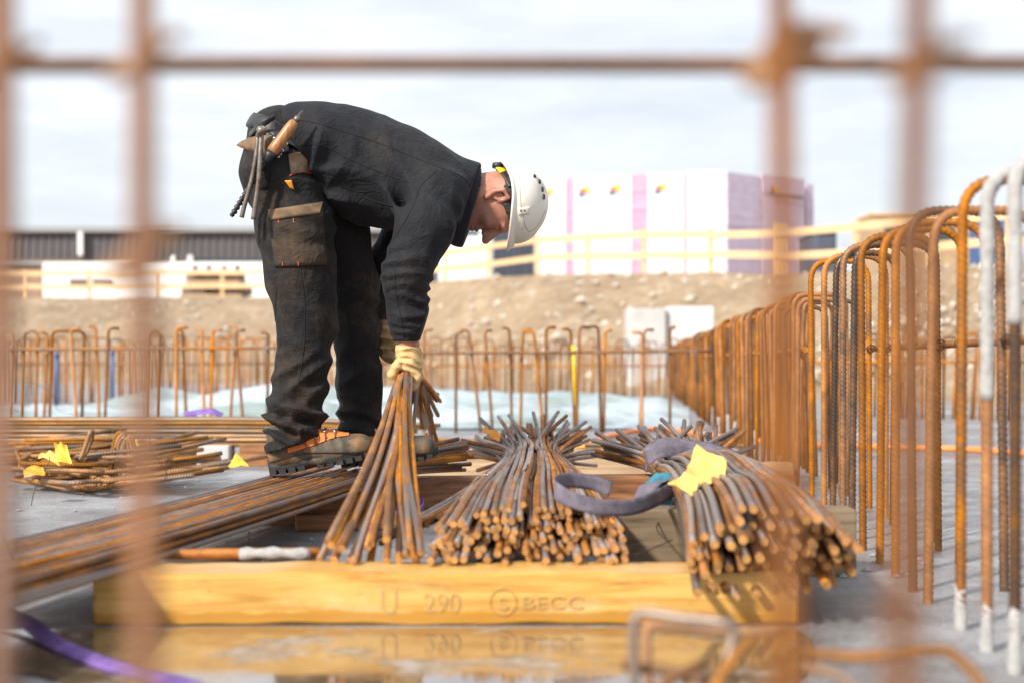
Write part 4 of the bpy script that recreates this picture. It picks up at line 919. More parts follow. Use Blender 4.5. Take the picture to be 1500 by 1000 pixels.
# jacket
fj = Field(np.arange(w(365, 0, -.3).x, w(735, 0, 0).x, .0062), np.arange(D-.38, D+.40, .0068), np.arange(w(0, 515, -.2).z, w(0, 132, 0).z, .0062))
tor = [(440, 204, 50, 1.55), (470, 222, 70, 1.3), (515, 240, 78, 1.1), (570, 258, 75, 1.15), (620, 276, 66, 1.45), (650, 286, 58, 1.55)]
for (x0, y0, r0, k0), (x1, y1, r1, k1) in zip(tor, tor[1:]): fj.cone(w(x0, y0, 0), w(x1, y1, 0), m_(r0), m_(r1), .035, k0, 'add', k1)
fj.cone(w(648, 284, 0), w(684, 292, 0), m_(56), m_(55), .03, 1.25, 'add', .95)
fj.cone(w(684, 292, 0), w(688, 308, 0), m_(55), m_(48), .02, .95)
chain(fj, [(640, 288, 44, -.17), (622, 335, 43, -.23), (600, 385, 34, -.25), (594, 405, 33, -.25), (597, 450, 28, -.235), (600, 474, 28, -.225), (598, 494, 22, -.22)], .03)
chain(fj, [(632, 292, 46, .17), (600, 345, 38, .22), (562, 392, 27, .23), (556, 420, 26, .22), (558, 450, 25, .20), (560, 464, 20, .20)], .03)
for i, (c, rad, dr, fr, am) in enumerate([((600, 395, -.27), .09, (.15, .2, 1), 170, .011), ((606, 440, -.26), .09, (.15, 0, 1), 190, .008), ((598, 480, -.24), .06, (.1, 0, 1), 240, .006), ((640, 320, -.24), .12, (1, .3, .5), 90, .008), ((600, 300, -.18), .10, (1, 0, .35), 110, .008),
        ((520, 215, -.12), .22, (1, 0, .55), 75, .006), ((560, 300, -.18), .15, (1, 0, .4), 80, .007), ((470, 280, -.15), .13, (.5, 0, 1), 95, .009), ((455, 225, -.15), .13, (.9, 0, -.5), 90, .008), ((660, 270, -.18), .09, (1, 0, -.4), 110, .006), ((556, 420, .18), .1, (.2, 0, 1), 130, .009), ((520, 330, -.05), .15, (1, 0, .2), 60, .006)]):
    fj.warp(folds(w(*c), rad, dr, fr, am, i+30))
fj.warp(crumple(11, .006, 6))
A_ = w(716, 254, 0); B_ = w(684, 352, 0); nrm = np.array([(A_.z-B_.z), 0, -(A_.x-B_.x)]); nrm /= np.linalg.norm(nrm); fj.cut(A_-Vector(nrm)*.03, nrm)
A2 = w(409, 163, 0); B2 = w(474, 275, 0); n2v = np.array([-(A2.z-B2.z), 0, (A2.x-B2.x)]); n2v /= np.linalg.norm(n2v); x, y, z = np.meshgrid(*fj.a, indexing='ij'); fj.S = np.maximum(fj.S, np.where(z > w(0, 318, 0).z, (x-A2.x)*n2v[0]+(z-A2.z)*n2v[2], -9).astype(np.float32)); del x, y, z
x, y, z = np.meshgrid(*fj.a, indexing='ij'); cuff = np.where(y > D, w(0, 468, .2).z-z, w(0, 500, -.22).z-z); fj.S = np.maximum(fj.S, cuff.astype(np.float32)); del x, y, z, cuff
fj.cone(w(699, 297, 0), w(790, 290, 0), m_(50), m_(54), .004, .95, 'sub')
fj.build('jacket', M['jacket'], worker, 1); JB = fj.bvh
fc = Field(np.arange(w(655, 0, 0).x, w(735, 0, 0).x, .004), np.arange(D-.16, D+.16, .004), np.arange(w(0, 385, 0).z, w(0, 235, 0).z, .004))
fc.cone(w(672, 288, 0), w(698, 300, 0), m_(50), m_(48), .01, .95); fc.cone(w(685, 312, 0), w(676, 332, 0), m_(34), m_(30), .02, 1.1)
fc.warp(crumple(14, .006, 8)); fc.cut(A_-Vector(nrm)*.006, nrm)
ci = fc.S.copy(); fc.cone(w(694, 296, 0), w(790, 296, 0), m_(45), m_(52), .004, .93, 'sub')
fc.build('collar', M['lining'], worker, 1)

# body: one continuous figure; finer sampling round the head
hx = w(727, 0, 0).x; hz = w(0, 298, 0).z
xs = axis((w(345, 0, 0).x, w(668, 0, 0).x, .010), (w(668, 0, 0).x, w(790, 0, 0).x, .0024)); ys = axis((D-.34, D-.1, .008), (D-.1, D+.1, .0026), (D+.1, D+.34, .008)); zs = axis((.16, w(0, 368, 0).z, .010), (w(0, 368, 0).z, w(0, 246, 0).z, .0024), (w(0, 246, 0).z, w(0, 150, 0).z, .008))
fb = Field(xs, ys, zs)
ang = R(4); uu = Vector((math.cos(ang), 0, math.sin(-ang)*1.0)); ww = Vector((-math.sin(ang), 0, -math.cos(ang))); vv = Vector((0, -1, 0)); HC = w(729, 297, 0)
def H(f_, s_, u_): return HC+ww*f_+vv*s_+uu*u_
AX = (ww, vv, uu)
fb.ell(H(-.012, 0, .035), (.098, .077, .09), AX, .01)
fb.ell(H(.028, 0, -.035), (.060, .060, .085), AX, .035)
fb.cone(H(.055, 0, -.085), H(.074, 0, -.098), .032, .022, .03)
for s_ in (-1, 1):
    fb.cone(H(-.01, s_*.052, -.055), H(.05, s_*.026, -.095), .020, .016, .03)        # jaw
    fb.ell(H(.064, s_*.042, -.022), (.022, .022, .02), AX, .02)                          # cheekbone
    fb.ell(H(.081, s_*.030, .024), (.014, .026, .011), AX, .014)                         # brow
    fb.ell(H(.098, s_*.031, .003), (.017, .018, .012), AX, .010, 'sub')                  # socket
    fb.ell(H(.078, s_*.031, .002), (.0135, .0145, .0115), AX, .004)                      # closed lid
    fb.cone(H(.002, s_*.072, .010), H(-.008, s_*.086, .034), .009, .0075, .005); fb.cone(H(-.008, s_*.086, .034), H(-.030, s_*.092, .018), .0075, .0075, .004)
    fb.cone(H(-.030, s_*.092, .018), H(-.024, s_*.086, -.012), .0075, .007, .004); fb.cone(H(-.024, s_*.086, -.012), H(-.006, s_*.077, -.034), .008, .008, .005)
    fb.ell(H(-.010, s_*.078, .002), (.013, .006, .018), AX, .006); fb.ell(H(-.011, s_*.090, .008), (.011, .012, .015), AX, .004, 'sub')
    fb.cone(H(.100, s_*.011, -.036), H(.106, s_*.010, -.036), .009, .008, .006)         # nostril wing
    fb.ell(H(.108, s_*.007, -.044), (.005, .004, .004), AX, .003, 'sub')
fb.cone(H(.070, 0, -.030), H(.106, 0, -.030), .017, .010, .008); fb.cone(H(.072, 0, -.005), H(.106, 0, -.022), .018, .011, .008); fb.cone(H(.084, 0, .014), H(.122, 0, -.028), .0105, .0105, .010); fb.ell(H(.122, 0, -.031), (.012, .012, .011), AX, .006)
fb.ell(H(.087, 0, -.061), (.012, .024, .007), AX, .006); fb.ell(H(.085, 0, -.074), (.012, .021, .008), AX, .006); fb.ell(H(.099, 0, -.0675), (.007, .022, .0018), AX, .003, 'sub')
fb.cone(H(-.030, 0, -.04), w(640, 280, 0), .060, .066, .03)                              # neck
for (x0, y0, r0, k0), (x1, y1, r1, k1) in zip(tor, tor[1:]): fb.cone(w(x0, y0, 0), w(x1, y1, 0), m_(r0*.72), m_(r1*.72), .03, k0, 'add', k1)
chain(fb, [(638, 288, 30, -.17), (598, 390, 21, -.25), (597, 470, 17, -.23), (599, 505, 13.5, -.22), (600, 530, 14, -.22)], .02)
chain(fb, [(632, 292, 30, .17), (558, 400, 19, .23), (560, 460, 14, .20), (566, 480, 15, .20), (572, 505, 14, .20)], .02)
chain(fb, [(420, 240, 42, -.08), (448, 460, 30, -.11), (432, 655, 20, -.11)], .03); chain(fb, [(455, 260, 40, .09), (520, 460, 26, .14), (528, 640, 18, .15)], .03); fb.cone(w(415, 215, -.05), w(440, 220, .05), m_(40), m_(45), .03)
fb.cone(w(432, 650, -.11), w(515, 660, -.11), .028, .022, .02); fb.cone(w(528, 640, .15), w(610, 656, .15), .026, .02, .02)
fb.build('body', M['skin'], worker, 1); BB = fb.bvh
# hair and stubble as thin layers over the skin
def layer(name, lo, hi, st, mk, off, test):
    f_ = Field(np.arange(lo[0], hi[0], st), np.arange(lo[1], hi[1], st), np.arange(lo[2], hi[2], st))
    f_.ell(H(-.012, 0, .035), (.098, .077, .09), AX, .01); f_.ell(H(.028, 0, -.035), (.060, .060, .085), AX, .035); f_.cone(H(-.030, 0, -.04), w(640, 280, 0), .060, .066, .03)
    for s_ in (-1, 1): f_.cone(H(-.01, s_*.052, -.055), H(.05, s_*.026, -.095), .020, .016, .03)
    f_.cone(H(.055, 0, -.085), H(.074, 0, -.098), .032, .022, .03)
    x, y, z = np.meshgrid(*f_.a, indexing='ij'); dx, dy, dz = x-HC.x, y-HC.y, z-HC.z
    f__ = dx*ww.x+dz*ww.z; u__ = dx*uu.x+dz*uu.z
    nz_ = vnoise(np.stack([x*150, y*150, z*150], -1), 11)-.5
    f_.S = np.maximum(f_.S-off, test(f__, dy, u__, nz_)).astype(np.float32); return f_.build(name, M[mk], worker, 0)
lo = (w(670, 0, 0).x, D-.11, w(0, 372, 0).z); hi = (w(800, 0, 0).x, D+.11, w(0, 235, 0).z)
layer('hair', lo, hi, .003, 'hair', .0035, lambda f, s, u, n: np.maximum(np.maximum(.018-u+.55*np.clip(f+.005, 0, 1)+.25*np.clip(-f-.05, -.05, 1)+n*.007, f-.055-.25*u), -1))

# gloves
def glove(name, mk, near_):
    if near_:
        c = [(598, 508), (598, 528), (600, 542)]; f_ = Field(np.arange(w(558, 0, -.2).x, w(632, 0, -.2).x, .0026), np.arange(D-.31, D-.12, .0026), np.arange(w(0, 582, -.2).z, w(0, 492, -.2).z, .0026)); dy = -.22
        f_.cone(w(598, 506, dy), w(598, 516, dy), m_(15.5), m_(16), .01, .95); f_.cone(w(598, 516, dy), w(601, 536, dy), m_(17), m_(18), .015, 1.25)
        f_.cone(w(601, 532, dy), w(604, 545, dy), m_(15), m_(10), .012, 1.7)
        for i, q in enumerate((-.036, -.013, .010, .032)):                                # four fingers closing behind the bars
            L = (1, 1.08, 1.0, .85)[i]; yy = dy+q
            p = [w(606, 543, yy), w(613-abs(i-1), 552, yy+.002), w(607, 552+13*L, yy+.006), w(595-2*i, 553+16*L, yy+.01), w(584, 560+4*L, yy+.012)]
            for (a, ra), (b, rb) in zip(zip(p, (.0125, .012, .0112, .0105, .009)), list(zip(p, (.0125, .012, .0112, .0105, .009)))[1:]): f_.cone(a, b, ra, rb, .004)
        p = [w(590, 524, dy-.03), w(580, 537, dy-.045), w(574, 549, dy-.045), w(580, 561, dy-.035)]
        for (a, ra), (b, rb) in zip(zip(p, (.016, .0135, .0125, .0105)), list(zip(p, (.016, .0135, .0125, .0105)))[1:]): f_.cone(a, b, ra, rb, .008)
        f_.cone(w(598, 511, dy), w(598, 509, dy), m_(17.5), m_(17.5), .004, .95)
        f_.warp(folds(w(598, 522, dy-.03), .05, (.4, 0, 1), 330, .004, 3)); f_.warp(crumple(45, .002, 4))
        f_.cut(w(598, 507, dy), np.array([.12, 0, .99])); f_.cone(w(598, 495, dy), w(598, 513, dy), m_(13.5), m_(13.5), .002, .95, 'sub')
    else:
        f_ = Field(np.arange(w(535, 0, .2).x, w(612, 0, .2).x, .003), np.arange(D+.09, D+.30, .003), np.arange(w(0, 552, .2).z, w(0, 466, .2).z, .003)); dy = .2
        f_.cone(w(562, 478, dy), w(566, 492, dy), m_(16), m_(18), .01); f_.cone(w(566, 492, dy), w(573, 515, dy), m_(19), m_(18), .015, 1.4)
        for i, q in enumerate((-.036, -.012, .012, .034)):
            L = (1, 1.08, 1.0, .85)[i]; p = [w(574, 516, dy+q), w(580, 526+2*L, dy+q), w(588, 530+2*L, dy+q), w(594, 524, dy+q)]
            for (a, ra), (b, rb) in zip(zip(p, (.013, .0125, .0115, .0095)), list(zip(p, (.013, .0125, .0115, .0095)))[1:]): f_.cone(a, b, ra, rb, .005)
        p = [w(572, 500, dy-.04), w(583, 508, dy-.05), w(592, 516, dy-.045)]
        for (a, ra), (b, rb) in zip(zip(p, (.016, .0135, .0105)), list(zip(p, (.016, .0135, .0105)))[1:]): f_.cone(a, b, ra, rb, .008)
        f_.warp(folds(w(562, 500, dy-.03), .07, (.2, 0, 1), 260, .007, 5)); f_.warp(crumple(40, .003, 4)); f_.cut(w(560, 477, dy), np.array([-.35, 0, .93]))
    return f_.build(name, M[mk], worker, 1)
glove('glove', 'glove', True); glove('glove', 'glove_dark', False)

# boots
def boot(hx_, hy_, tx_, ty_, dy, label=None):
    a = w(hx_, hy_, dy); b = w(tx_, ty_, dy); l = (b-a); L = l.length; l.normalize(); up = Vector((-l.z, 0, l.x)); sd2 = Vector((0, 1, 0))
    def Q(t_, h, s_=0.0): return a+l*(t_*L)+up*h+sd2*s_
    lo = [min(a.x, b.x)-.05, D+dy-.09, min(a.z, b.z)-.03]; hi = [max(a.x, b.x)+.06, D+dy+.09, max(a.z, b.z)+.21]
    f_ = Field(*[np.arange(p_, q_, .0036) for p_, q_ in zip(lo, hi)])
    f_.cone(Q(.13, .052), Q(.30, .05), .040, .040, .02); f_.cone(Q(.30, .05), Q(.62, .044), .042, .044, .02, 1.05); f_.cone(Q(.62, .043), Q(.86, .040), .046, .041, .02, 1.1)
    f_.cone(Q(.17, .07), Q(.17, .15), .048, .052, .02); f_.cone(Q(.22, .10), Q(.60, .062), .048, .036, .02)
    f_.warp(crumple(22, .004, 14)); f_.warp(folds(Q(.58, .08), .06, (1, 0, .2), 220, .004, 2))
    f_.cut(Q(0, .018), -np.array(tuple(up))); f_.cut(Q(0, .15), np.array(tuple(up)))
    o = f_.build('boot', M['boot'], worker, 1); bv = f_.bvh
    # sole: outline slab with lugs
    n = 40; out = []
    for i in range(n):
        q = 2*math.pi*i/n; tt = .5-.5*math.cos(q); wd_ = (.036+.012*math.sin(min(1, max(0, (tt-.25)/.6))*math.pi))*(abs(math.sin(q))**.45)*(1 if math.sin(q) >= 0 else -1); out.append((tt*1.02-.005, wd_))
    v = []
    for h, sc in ((.0, .93), (.006, 1.0), (.022, 1.02), (.030, .98)):
        for tt, s_ in out:
            arch = .010*math.exp(-((tt-.42)/.1)**2) if h < .005 else 0; toe = .022*max(0, tt-.78)**1.4*6; v.append(Q(tt, h+arch+toe*(1 if h < .025 else .8), s_*sc))
    f = [(k*n+i, k*n+(i+1) % n, (k+1)*n+(i+1) % n, (k+1)*n+i) for k in range(3) for i in range(n)]+[tuple(range(n-1, -1, -1)), tuple(3*n+i for i in range(n))]
    so_ = add('sole', v, f, M['sole'], o); so_.parent = o
    for k in range(11):
        tt = .05+k*.088
        if .36 < tt < .46: continue
        toe = .022*max(0, tt-.78)**1.4*6
        v = [Q(tt+dt, hh+toe, ss) for hh in (-.004, .012) for ss in (-.047, .047) for dt in (-.032, .030)]
        lg = add('lug', v, [(0, 2, 3, 1), (4, 5, 7, 6), (0, 1, 5, 4), (2, 6, 7, 3), (0, 4, 6, 2), (1, 3, 7, 5)], M['sole'], None, False); lg.parent = o
    # orange tongue panel and laces, draped on the instep
    v = []; f = []; NI, NJ = 14, 9
    for i in range(NI):
        for j in range(NJ):
            t_ = .22+.56*i/(NI-1); ang_ = (j/(NJ-1)-.5)*R(235)*(1-.62*(i/(NI-1))**1.3); org = Q(t_, .055+.03*(1-i/(NI-1))); dr = (up*math.cos(ang_)+sd2*math.sin(ang_)).normalized(); hit = bv.ray_cast(org+dr*.2, -dr)
            p_ = hit[0]+dr*.0035 if hit[0] is not None else org+dr*.04; v.append(p_)
    f = [(i*NJ+j, i*NJ+j+1, (i+1)*NJ+j+1, (i+1)*NJ+j) for i in range(NI-1) for j in range(NJ-1)]
    tg = add('tongue', v, f, M['orange_cloth'], None); tg.parent = o
    for i in (4, 6, 8, 10):
        pts = []
        for j in range(NJ):
            c_ = v[i*NJ+j]; pts.append(c_+(c_-Q(.45, .04)).normalized()*.004)
        lc = tube('lace', pts, .0024, M['brown'], None, 5); lc.parent = o
        for j in (2, 6):
            e = tube('eyelet', [v[i*NJ+j]+Vector((0, -.002 if j == 2 else .002, 0)), v[i*NJ+j]+(v[i*NJ+j]-Q(.45, .04)).normalized()*.007], .0045, M['shiny'], None, 6); e.parent = o
    tube_pts = []
    for i in range(30):                                     # welt line along the upper
        t_ = .02+.95*i/29; hit = bv.ray_cast(Q(t_, .036+.012*math.sin(t_*5), -.3), sd2)
        if hit[0] is not None: tube_pts.append(hit[0]+Vector((0, -.001, 0)))
    s_ = tube('welt', tube_pts, .0022, M['sole'], None, 5); s_.parent = o
    return o
boot(396, 694, 553, 668, -.11); boot(500, 682, 641, 672, .15)

# helmet
def helm_pt(th, az, inner=0.0):
    # th 0 at crown .. 1 at rim; az 0 = front, pi = back
    fr = math.cos(az); sdv = math.sin(az); ru, rf, rs = .118-inner, (.131 if fr > 0 else .131-.010*fr*fr)-inner, .112-inner
    rim_u = .060-.050*max(0, -fr)**2+.004*max(0, fr)**2
    phi = th*math.pi/2*1.0; u_ = ru*math.cos(phi); rad_ = math.sin(phi)
    f_ = fr*rf*rad_; s_ = sdv*rs*rad_
    if th > .999: pass
    base_u = .040
    rid = .004*math.exp(-(s_/.034)**4)*(1 if rad_ < .9 else max(0, (1-rad_)*10))
    u_ = base_u+u_+rid+(rim_u-base_u)*(max(0, th-.4)/.6)**1.5
    return H(f_-.004, s_, u_)
NT, NA = 22, 72
v = []; f = []
def ring(fn):
    for j in range(NA): v.append(fn(2*math.pi*j/NA))
for i in range(1, NT+1): ring(lambda a, i=i: helm_pt(i/NT, a))
def flare(a, e, du): 
    p = helm_pt(1, a); fr = max(0, math.cos(a))**2; k = e*(1+1.3*fr); o_ = ww*math.cos(a)+vv*math.sin(a); return p+o_*k+uu*(du-.010*fr*(e > .004))
ring(lambda a: flare(a, .004, -.004)); ring(lambda a: flare(a, .010, -.008)); ring(lambda a: flare(a, .0115, -.012)); ring(lambda a: flare(a, .009, -.015)); ring(lambda a: flare(a, .003, -.012))
for i in range(NT, 2, -3): ring(lambda a, i=i: helm_pt(i/NT, a, .005))
rows_ = len(v)//NA; top = len(v); v.append(helm_pt(0, 0)); bot = len(v); v.append(helm_pt(0, 0, .006))
for i in range(rows_-1):
    for j in range(NA): k = (j+1) % NA; f.append((i*NA+j, (i+1)*NA+j, (i+1)*NA+k, i*NA+k))
for j in range(NA): f.append((j, (j+1) % NA, top)); f.append(((rows_-1)*NA+(j+1) % NA, (rows_-1)*NA+j, bot))
helmet = add('helmet', v, f, M['helmet'], worker)
HBV = BVHTree.FromPolygons([tuple(p) for p in v], f)
def sub(o, par):
    o.parent = par; o.matrix_parent_inverse = Matrix.Translation(par.location).inverted() if par.type == 'EMPTY' else Matrix.Identity(4); return o
def camray(px, py, bvh):
    o_ = Vector((0, 0, CAMH)); dr = (W(px, py, 1.0)-o_).normalized(); h = bvh.ray_cast(o_, dr); return h
for px, py in ((783, 259), (790, 267), (794, 278), (796, 289)):
    h = camray(px, py, HBV)
    if h[0] is not None:
        c = h[0]; t1 = (uu-h[1]*uu.dot(h[1])).normalized(); t2 = h[1].cross(t1)
        v2 = [c+h[1]*dz+t1*a+t2*b for dz in (-.004, .0012) for a, b in ((-.004, -.009), (.004, -.007), (.004, .007), (-.004, .009))]
        sub(add('vent', v2, [(0, 3, 2, 1), (4, 5, 6, 7), (0, 1, 5, 4), (1, 2, 6, 5), (2, 3, 7, 6), (3, 0, 4, 7)], M['dark'], None, False), helmet)
def decal_line(name, pts, bvh, r, mk, par, off=.0, k=8, n=5):
    P = spline([Vector((x, y, 0)) for x, y in pts], k); out = []
    for p in P:
        h = camray(p.x, p.y, bvh)
        if h[0] is not None and (not out or (h[0]-out[-1]).length < .06): out.append(h[0]+h[1]*off if h[1].y < 0 else h[0]-h[1]*off)
    if len(out) > 2: return sub(tube(name, out, r, M[mk], None, n), par)
decal_line('seam', [(759, 243), (761, 265), (763, 300), (766, 314), (769, 330), (776, 339), (788, 330), (799, 308)], HBV, .0012, 'mortar', helmet, .0002)
def patch(name, quad, bvh, off, mk, par, nx=14, ny=14, wob=0.0, seed=0):
    a, b, c, d_ = quad; v = []; r0 = np.random.default_rng(seed); last = None
    def at(u, w_): return ((1-u)*(1-w_)*a[0]+u*(1-w_)*b[0]+u*w_*c[0]+(1-u)*w_*d_[0], (1-u)*(1-w_)*a[1]+u*(1-w_)*b[1]+u*w_*c[1]+(1-u)*w_*d_[1])
    for i in range(nx+2):
        for j in range(ny+2):
            u = min(1, max(0, (i-.5)/(nx-1) if 0 < i < nx+1 else (0 if i == 0 else 1))); u = min(1, max(0, (i-1)/(nx-1))); w_ = min(1, max(0, (j-1)/(ny-1)))
            x_, y_ = at(u, w_); h = camray(x_, y_, bvh); brd = i in (0, nx+1) or j in (0, ny+1)
            p = h[0] if h[0] is not None else last
            if p is None: p = w(x_, y_, -.2)
            last = p; dr = (Vector((0, 0, CAMH))-p).normalized(); v.append(p+dr*(-.006 if brd else off+wob*(r0.random()-.3)))
    N_ = ny+2; f = [(i*N_+j, i*N_+j+1, (i+1)*N_+j+1, (i+1)*N_+j) for i in range(nx+1) for j in range(ny+1)]
    o = add(name, v, f, M[mk], None); sub(o, par)
    BV[name+str(len(BV))] = BVHTree.FromPolygons([tuple(p) for p in v], f); return o, list(BV.values())[-1]
BV = {}
o, bvp = patch('slot_cover', [(759, 305), (777, 303), (775, 314), (760, 316)], HBV, .0025, 'helmet', helmet, 6, 5)
for px in (763, 768.5):
    h = camray(px, 309, bvp)
    if h[0] is not None: sub(tube('rivet_hole', [h[0]+Vector((0, .001, 0)), h[0]+Vector((0, -.0012, 0))], .0028, M['dark'], None, 8), helmet)
# headband with yellow adjuster and black knob at the nape
sub(ribbon('headband', [H(-.098, -.03, .012), H(-.103, 0, .004), H(-.098, .03, .008), H(-.078, .055, .022), H(-.045, .078, .042)], .022, M['black'], None, .003, side=lambda t_: uu), helmet)
sub(ribbon('adjuster', [H(-.104, -.030, .000), H(-.109, 0, -.004), H(-.104, .030, .000), H(-.092, .046, .012)], .022, M['yellow'], None, .004, side=lambda t_: uu), helmet)
c0 = H(-.108, .004, -.008); kn_ = tube('adjuster_knob', [c0, c0-ww*.008, c0-ww*.016, c0-ww*.018], [.017, .018, .017, .012], M['black'], None, 14); sub(kn_, helmet)
tube_r = [H(.134*math.cos(q), .117*math.sin(q), -.006) for q in np.linspace(0, 6.28, 3)]

# jacket and trouser details
for pts in ([(413, 178), (450, 178), (500, 192), (560, 212), (610, 232), (650, 248)], [(424, 215), (470, 213), (510, 232), (555, 252), (600, 268)], [(500, 268), (540, 292), (575, 302)], [(490, 268), (520, 280), (545, 280)], [(640, 250), (615, 275), (606, 300), (590, 330), (570, 360)], [(648, 246), (680, 262), (696, 286)], [(578, 392), (580, 430), (588, 470), (592, 495)]):
    decal_line('jacket_seam', pts, JB, .0016, 'stitch', worker, .0004)
for pts in ([(440, 395), (446, 440), (446, 500), (438, 560)], [(498, 400), (510, 470), (520, 560)], [(405, 420), (402, 500)]):
    decal_line('trouser_seam', pts, TB, .0014, 'stitch', worker, .0004)
o, bvp = patch('cargo_pocket', [(392, 307), (473, 295), (479, 388), (402, 391)], TB, .007, 'pocket', worker, 16, 16, .002, 3)
o2, bvf = patch('pocket_flap', [(392, 308), (473, 296), (475, 312), (394, 323)], bvp, .004, 'flap', worker, 14, 5, .001, 4)
decal_line('red_piping', [(392, 307), (430, 299), (473, 295)], bvf, .0024, 'red', worker, .001)
for px in (400, 414, 437): decal_line('orange_stitch', [(px, 384), (px, 386.5), (px, 389.5)], bvp, .0016, 'stitch_o', worker, .001)
for px in (408, 430): decal_line('orange_stitch', [(px, 320), (px, 323), (px+.5, 327)], bvp, .0014, 'stitch_o', worker, .001)
decal_line('red_piping', [(424, 258), (440, 252), (456, 254), (465, 251), (464, 243)], TB, .0026, 'red', worker, .002)
patch('hip_pocket', [(422, 226), (444, 222), (462, 250), (426, 256)], TB, .005, 'flap', worker, 8, 8, .002, 5)
o, bvq = patch('pencil', [(417, 265), (427, 264), (431, 278), (425, 276)], TB, .008, 'tag_o', worker, 5, 5)
patch('side_pocket', [(376, 245), (394, 240), (393, 276), (380, 277)], TB, .005, 'trousers', worker, 7, 8, .001, 6)
# tool pouch: leather holster plate and hanging flap
o, bvh_ = patch('holster', [(383, 183), (420, 182), (424, 222), (400, 228)], TB, .014, 'leather', worker, 10, 10, .0015, 7)
for px, py in ((402, 203), (390, 212), (392, 217), (389, 222), (411, 226), (408, 230), (414, 221), (420, 211)):
    h = camray(px, py, bvh_); h = h if h[0] is not None else camray(px, py, TB)
    if h[0] is not None: sub(tube('rivet', [h[0]+Vector((0, .002, 0)), h[0]+Vector((0, -.003, 0)), h[0]+Vector((0, -.004, 0))], [.005, .005, .002], M['shiny'], None, 8), worker)
v = []; n = 9
for i in range(n):
    for j in range(6):
        u = i/(n-1); q = j/5; p = w(348+47*u+q*(14-10*u), 213+15*u**.8-q*(7+22*u**.6), -.23+.13*(1-u)**1.5); v.append(p+Vector((0, -.01*math.sin(q*3.1), 0)))
f = [(i*6+j, i*6+j+1, (i+1)*6+j+1, (i+1)*6+j) for i in range(n-1) for j in range(5)]
o = add('pouch_flap', v, f, M['flap'], worker); md = o.modifiers.new('thick', 'SOLIDIFY'); md.thickness = .004
tube('red_piping', [v[i*6] for i in range(n)], .0028, M['red'], worker, 6)
ribbon('strap', [w(366, 198, -.13), w(376, 188, -.20), w(392, 178, -.22), w(402, 172, -.2)], .018, M['leather'], worker, .003, side=(.3, -.5, 1))

# tools carried in the belt
tw = thing('wire_twister', 'tie-wire twister with worn wooden handle tucked in the belt', 'hand tool', w(385, 250, -.25))
a = w(398, 224, -.255); b = w(432, 178, -.25); dr = (b-a)
tube('handle', [a+dr*q for q in (0, .04, .2, .5, .75, .92, 1)], [m_(7.5), m_(8.5), m_(8.8), m_(8.2), m_(8), m_(7), m_(5)], M['handle'], tw, 14)
tube('ferrule', [a-dr*.28, a-dr*.1, a+dr*.02], [m_(5.5), m_(7.5), m_(8)], M['leather'], tw, 12)
tube('tip', [b, b+dr*.14, b+dr*.15, b+dr*.33], [m_(4.2), m_(4), m_(2.4), m_(2)], M['steel'], tw, 10)
e = w(341, 314, -.235); s0 = a-dr*.2; n_s = 120
P = [s0.lerp(e, i/n_s) for i in range(n_s+1)]
V_, f_, uv_, nf_ = tube_data(P, m_(3.4), 10); 
V_ = V_.reshape(len(P), 10, 3); C_ = np.array([tuple(p) for p in P])[:, None, :]; ph = np.arange(10)*2*math.pi/10
k_ = 1+.32*np.sin(2*(ph[None, :]+np.arange(len(P))[:, None]*.34)); V_ = (C_+(V_-C_)*k_[:, :, None]).reshape(-1, 3)
add('twisted_shaft', V_, f_, M['darksteel'], tw); tube('end_knob', [e-Vector((.003, 0, .002)), e, e+Vector((-.006, 0, -.006))], [.006, .008, .006], M['darksteel'], tw, 10)
pc = thing('pincers', 'steel rebar tying pincers hanging from the worker tool belt', 'pincers', w(375, 255, -.27))
tube('handle', spline([w(383, 196, -.265), w(381, 230, -.27), w(379, 262, -.268), w(374, 300, -.265), w(371, 322, -.262)], 5), .0075, M['steel'], pc, 9)
tube('handle', spline([w(378, 196, -.26), w(376, 222, -.262), w(369, 262, -.258), w(358, 302, -.252), w(354, 319, -.25)], 5), .007, M['steel'], pc, 9)
V_, f_, uv_, nf_ = tube_data([w(379, 202, -.265), w(381, 196, -.265), w(383, 191, -.266), w(385, 187, -.266)], [.008, .011, .015, .011], 10); add('jaw', V_, f_, M['steel'], pc)
tube('pivot', [w(381, 197, -.25), w(381, 197, -.285)], .006, M['darksteel'], pc, 10); tube('jaw', spline([w(377, 192, -.262), w(380, 187, -.264), w(388, 188, -.266), w(391, 192, -.266)], 4), .0055, M['steel'], pc, 8)

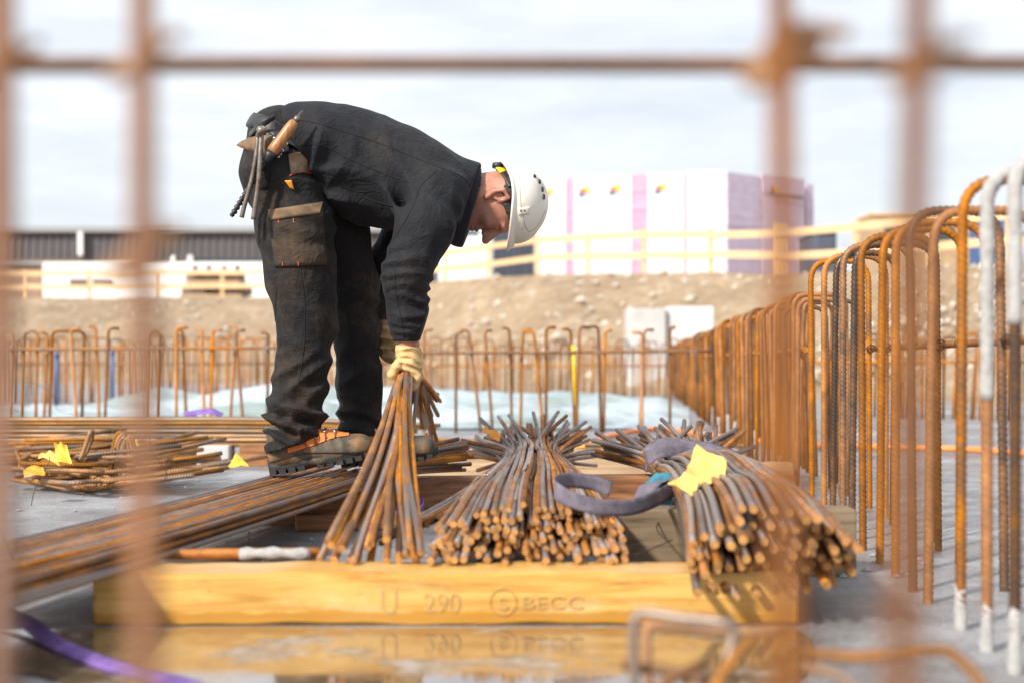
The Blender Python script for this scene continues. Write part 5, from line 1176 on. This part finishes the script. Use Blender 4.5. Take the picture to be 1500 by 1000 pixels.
# ------------------------------------------------------------------ foreground: welded mesh close to the lens, bent stirrups by the puddle
mesh_ = thing('rebar_mesh', 'rusty reinforcing mesh close in front of the camera, out of focus', 'mesh', (0, .75, 0))
def vert(px_t, px_b, dt, db, r, mk='pin'):
    a = W(px_t, -120, dt); b = W(px_b, 1080, db); dirn = (b-a).normalized(); c = b+dirn*(b.z/abs(dirn.z)) if dirn.z < 0 else b
    tube('vertical_bar', [a, a.lerp(b, .33), a.lerp(b, .66), b, c], r, M[mk], mesh_, 10); return lambda py: a.lerp(b, (py+120)/1200)
v1 = vert(2, 2, .74, .60, .0070, 'mesh'); v2 = vert(208, 212, .74, .56, .0064, 'mesh'); v3 = vert(1143, 1152, .76, .50, .0062, 'mesh'); v4 = vert(1350, 1318, .62, .48, .0058, 'mesh')
hz_ = W(0, 95, 1.06).z
tube('horizontal_bar', [Vector((x_, 1.06, hz_+.0006*math.sin(x_*20))) for x_ in np.linspace(-.7, .7, 9)], .0066, M['mesh'], mesh_, 10)
for (px, py, d_, s_) in ((206, 86, .75, 1.15), (1147, 84, .76, 1.6), (1348, 95, .64, 1.0), (5, 100, .75, 1.1), (208, 372, .71, 1.1)):
    c = W(px, py, d_); P = []
    for q in np.linspace(0, 4*math.pi, 26): P.append(c+Vector((.010*s_*math.cos(q)+.004*math.sin(q*1.5), -.004+.010*math.sin(q), .010*s_*math.sin(q+.9))))
    P.append(c+Vector((.020*s_, -.012, .010))); tube('tie_wire', P, .0030*s_, M['mesh2'], mesh_, 6)
st = [('rusty bent stirrup standing at the lower right before the beam', [(930, 1020, 1.62), (928, 925, 1.62), (940, 898, 1.62), (1000, 905, 1.6), (1060, 912, 1.58), (1074, 925, 1.58), (1062, 985, 1.57), (1050, 1040, 1.57)]),
      ('second rusty stirrup leaning inside the lower right pile', [(952, 1040, 1.7), (948, 930, 1.7), (958, 917, 1.7), (1040, 925, 1.72), (1150, 922, 1.74)]),
      ('rusty bar end crossing the lower right stirrups', [(915, 975, 1.66), (990, 985, 1.62), (1060, 1002, 1.58)]),
      ('short rusty bar slanting up among the lower right stirrups', [(960, 1010, 1.55), (990, 990, 1.56), (1030, 972, 1.58)]),
      ('rusty stirrup leg slanting right among the lower right pile', [(1040, 1020, 1.5), (1066, 975, 1.52), (1102, 935, 1.56)]),
      ('long rusty bent bar along the bottom right corner', [(1175, 955, 1.5), (1260, 962, 1.46), (1370, 952, 1.42), (1398, 960, 1.4), (1425, 985, 1.38), (1450, 1020, 1.36)]),
      ('rusty bar lying low at the bottom edge right of the beam', [(1180, 975, 1.5), (1230, 990, 1.46), (1262, 1020, 1.42)])]
for lab, P in st:
    tag(tube('stirrup', spline([W(*q) for q in P], 5), .0062, M['mesh2'], None, 9, .06), lab, 'stirrup', 'bent stirrups in the lower right foreground')
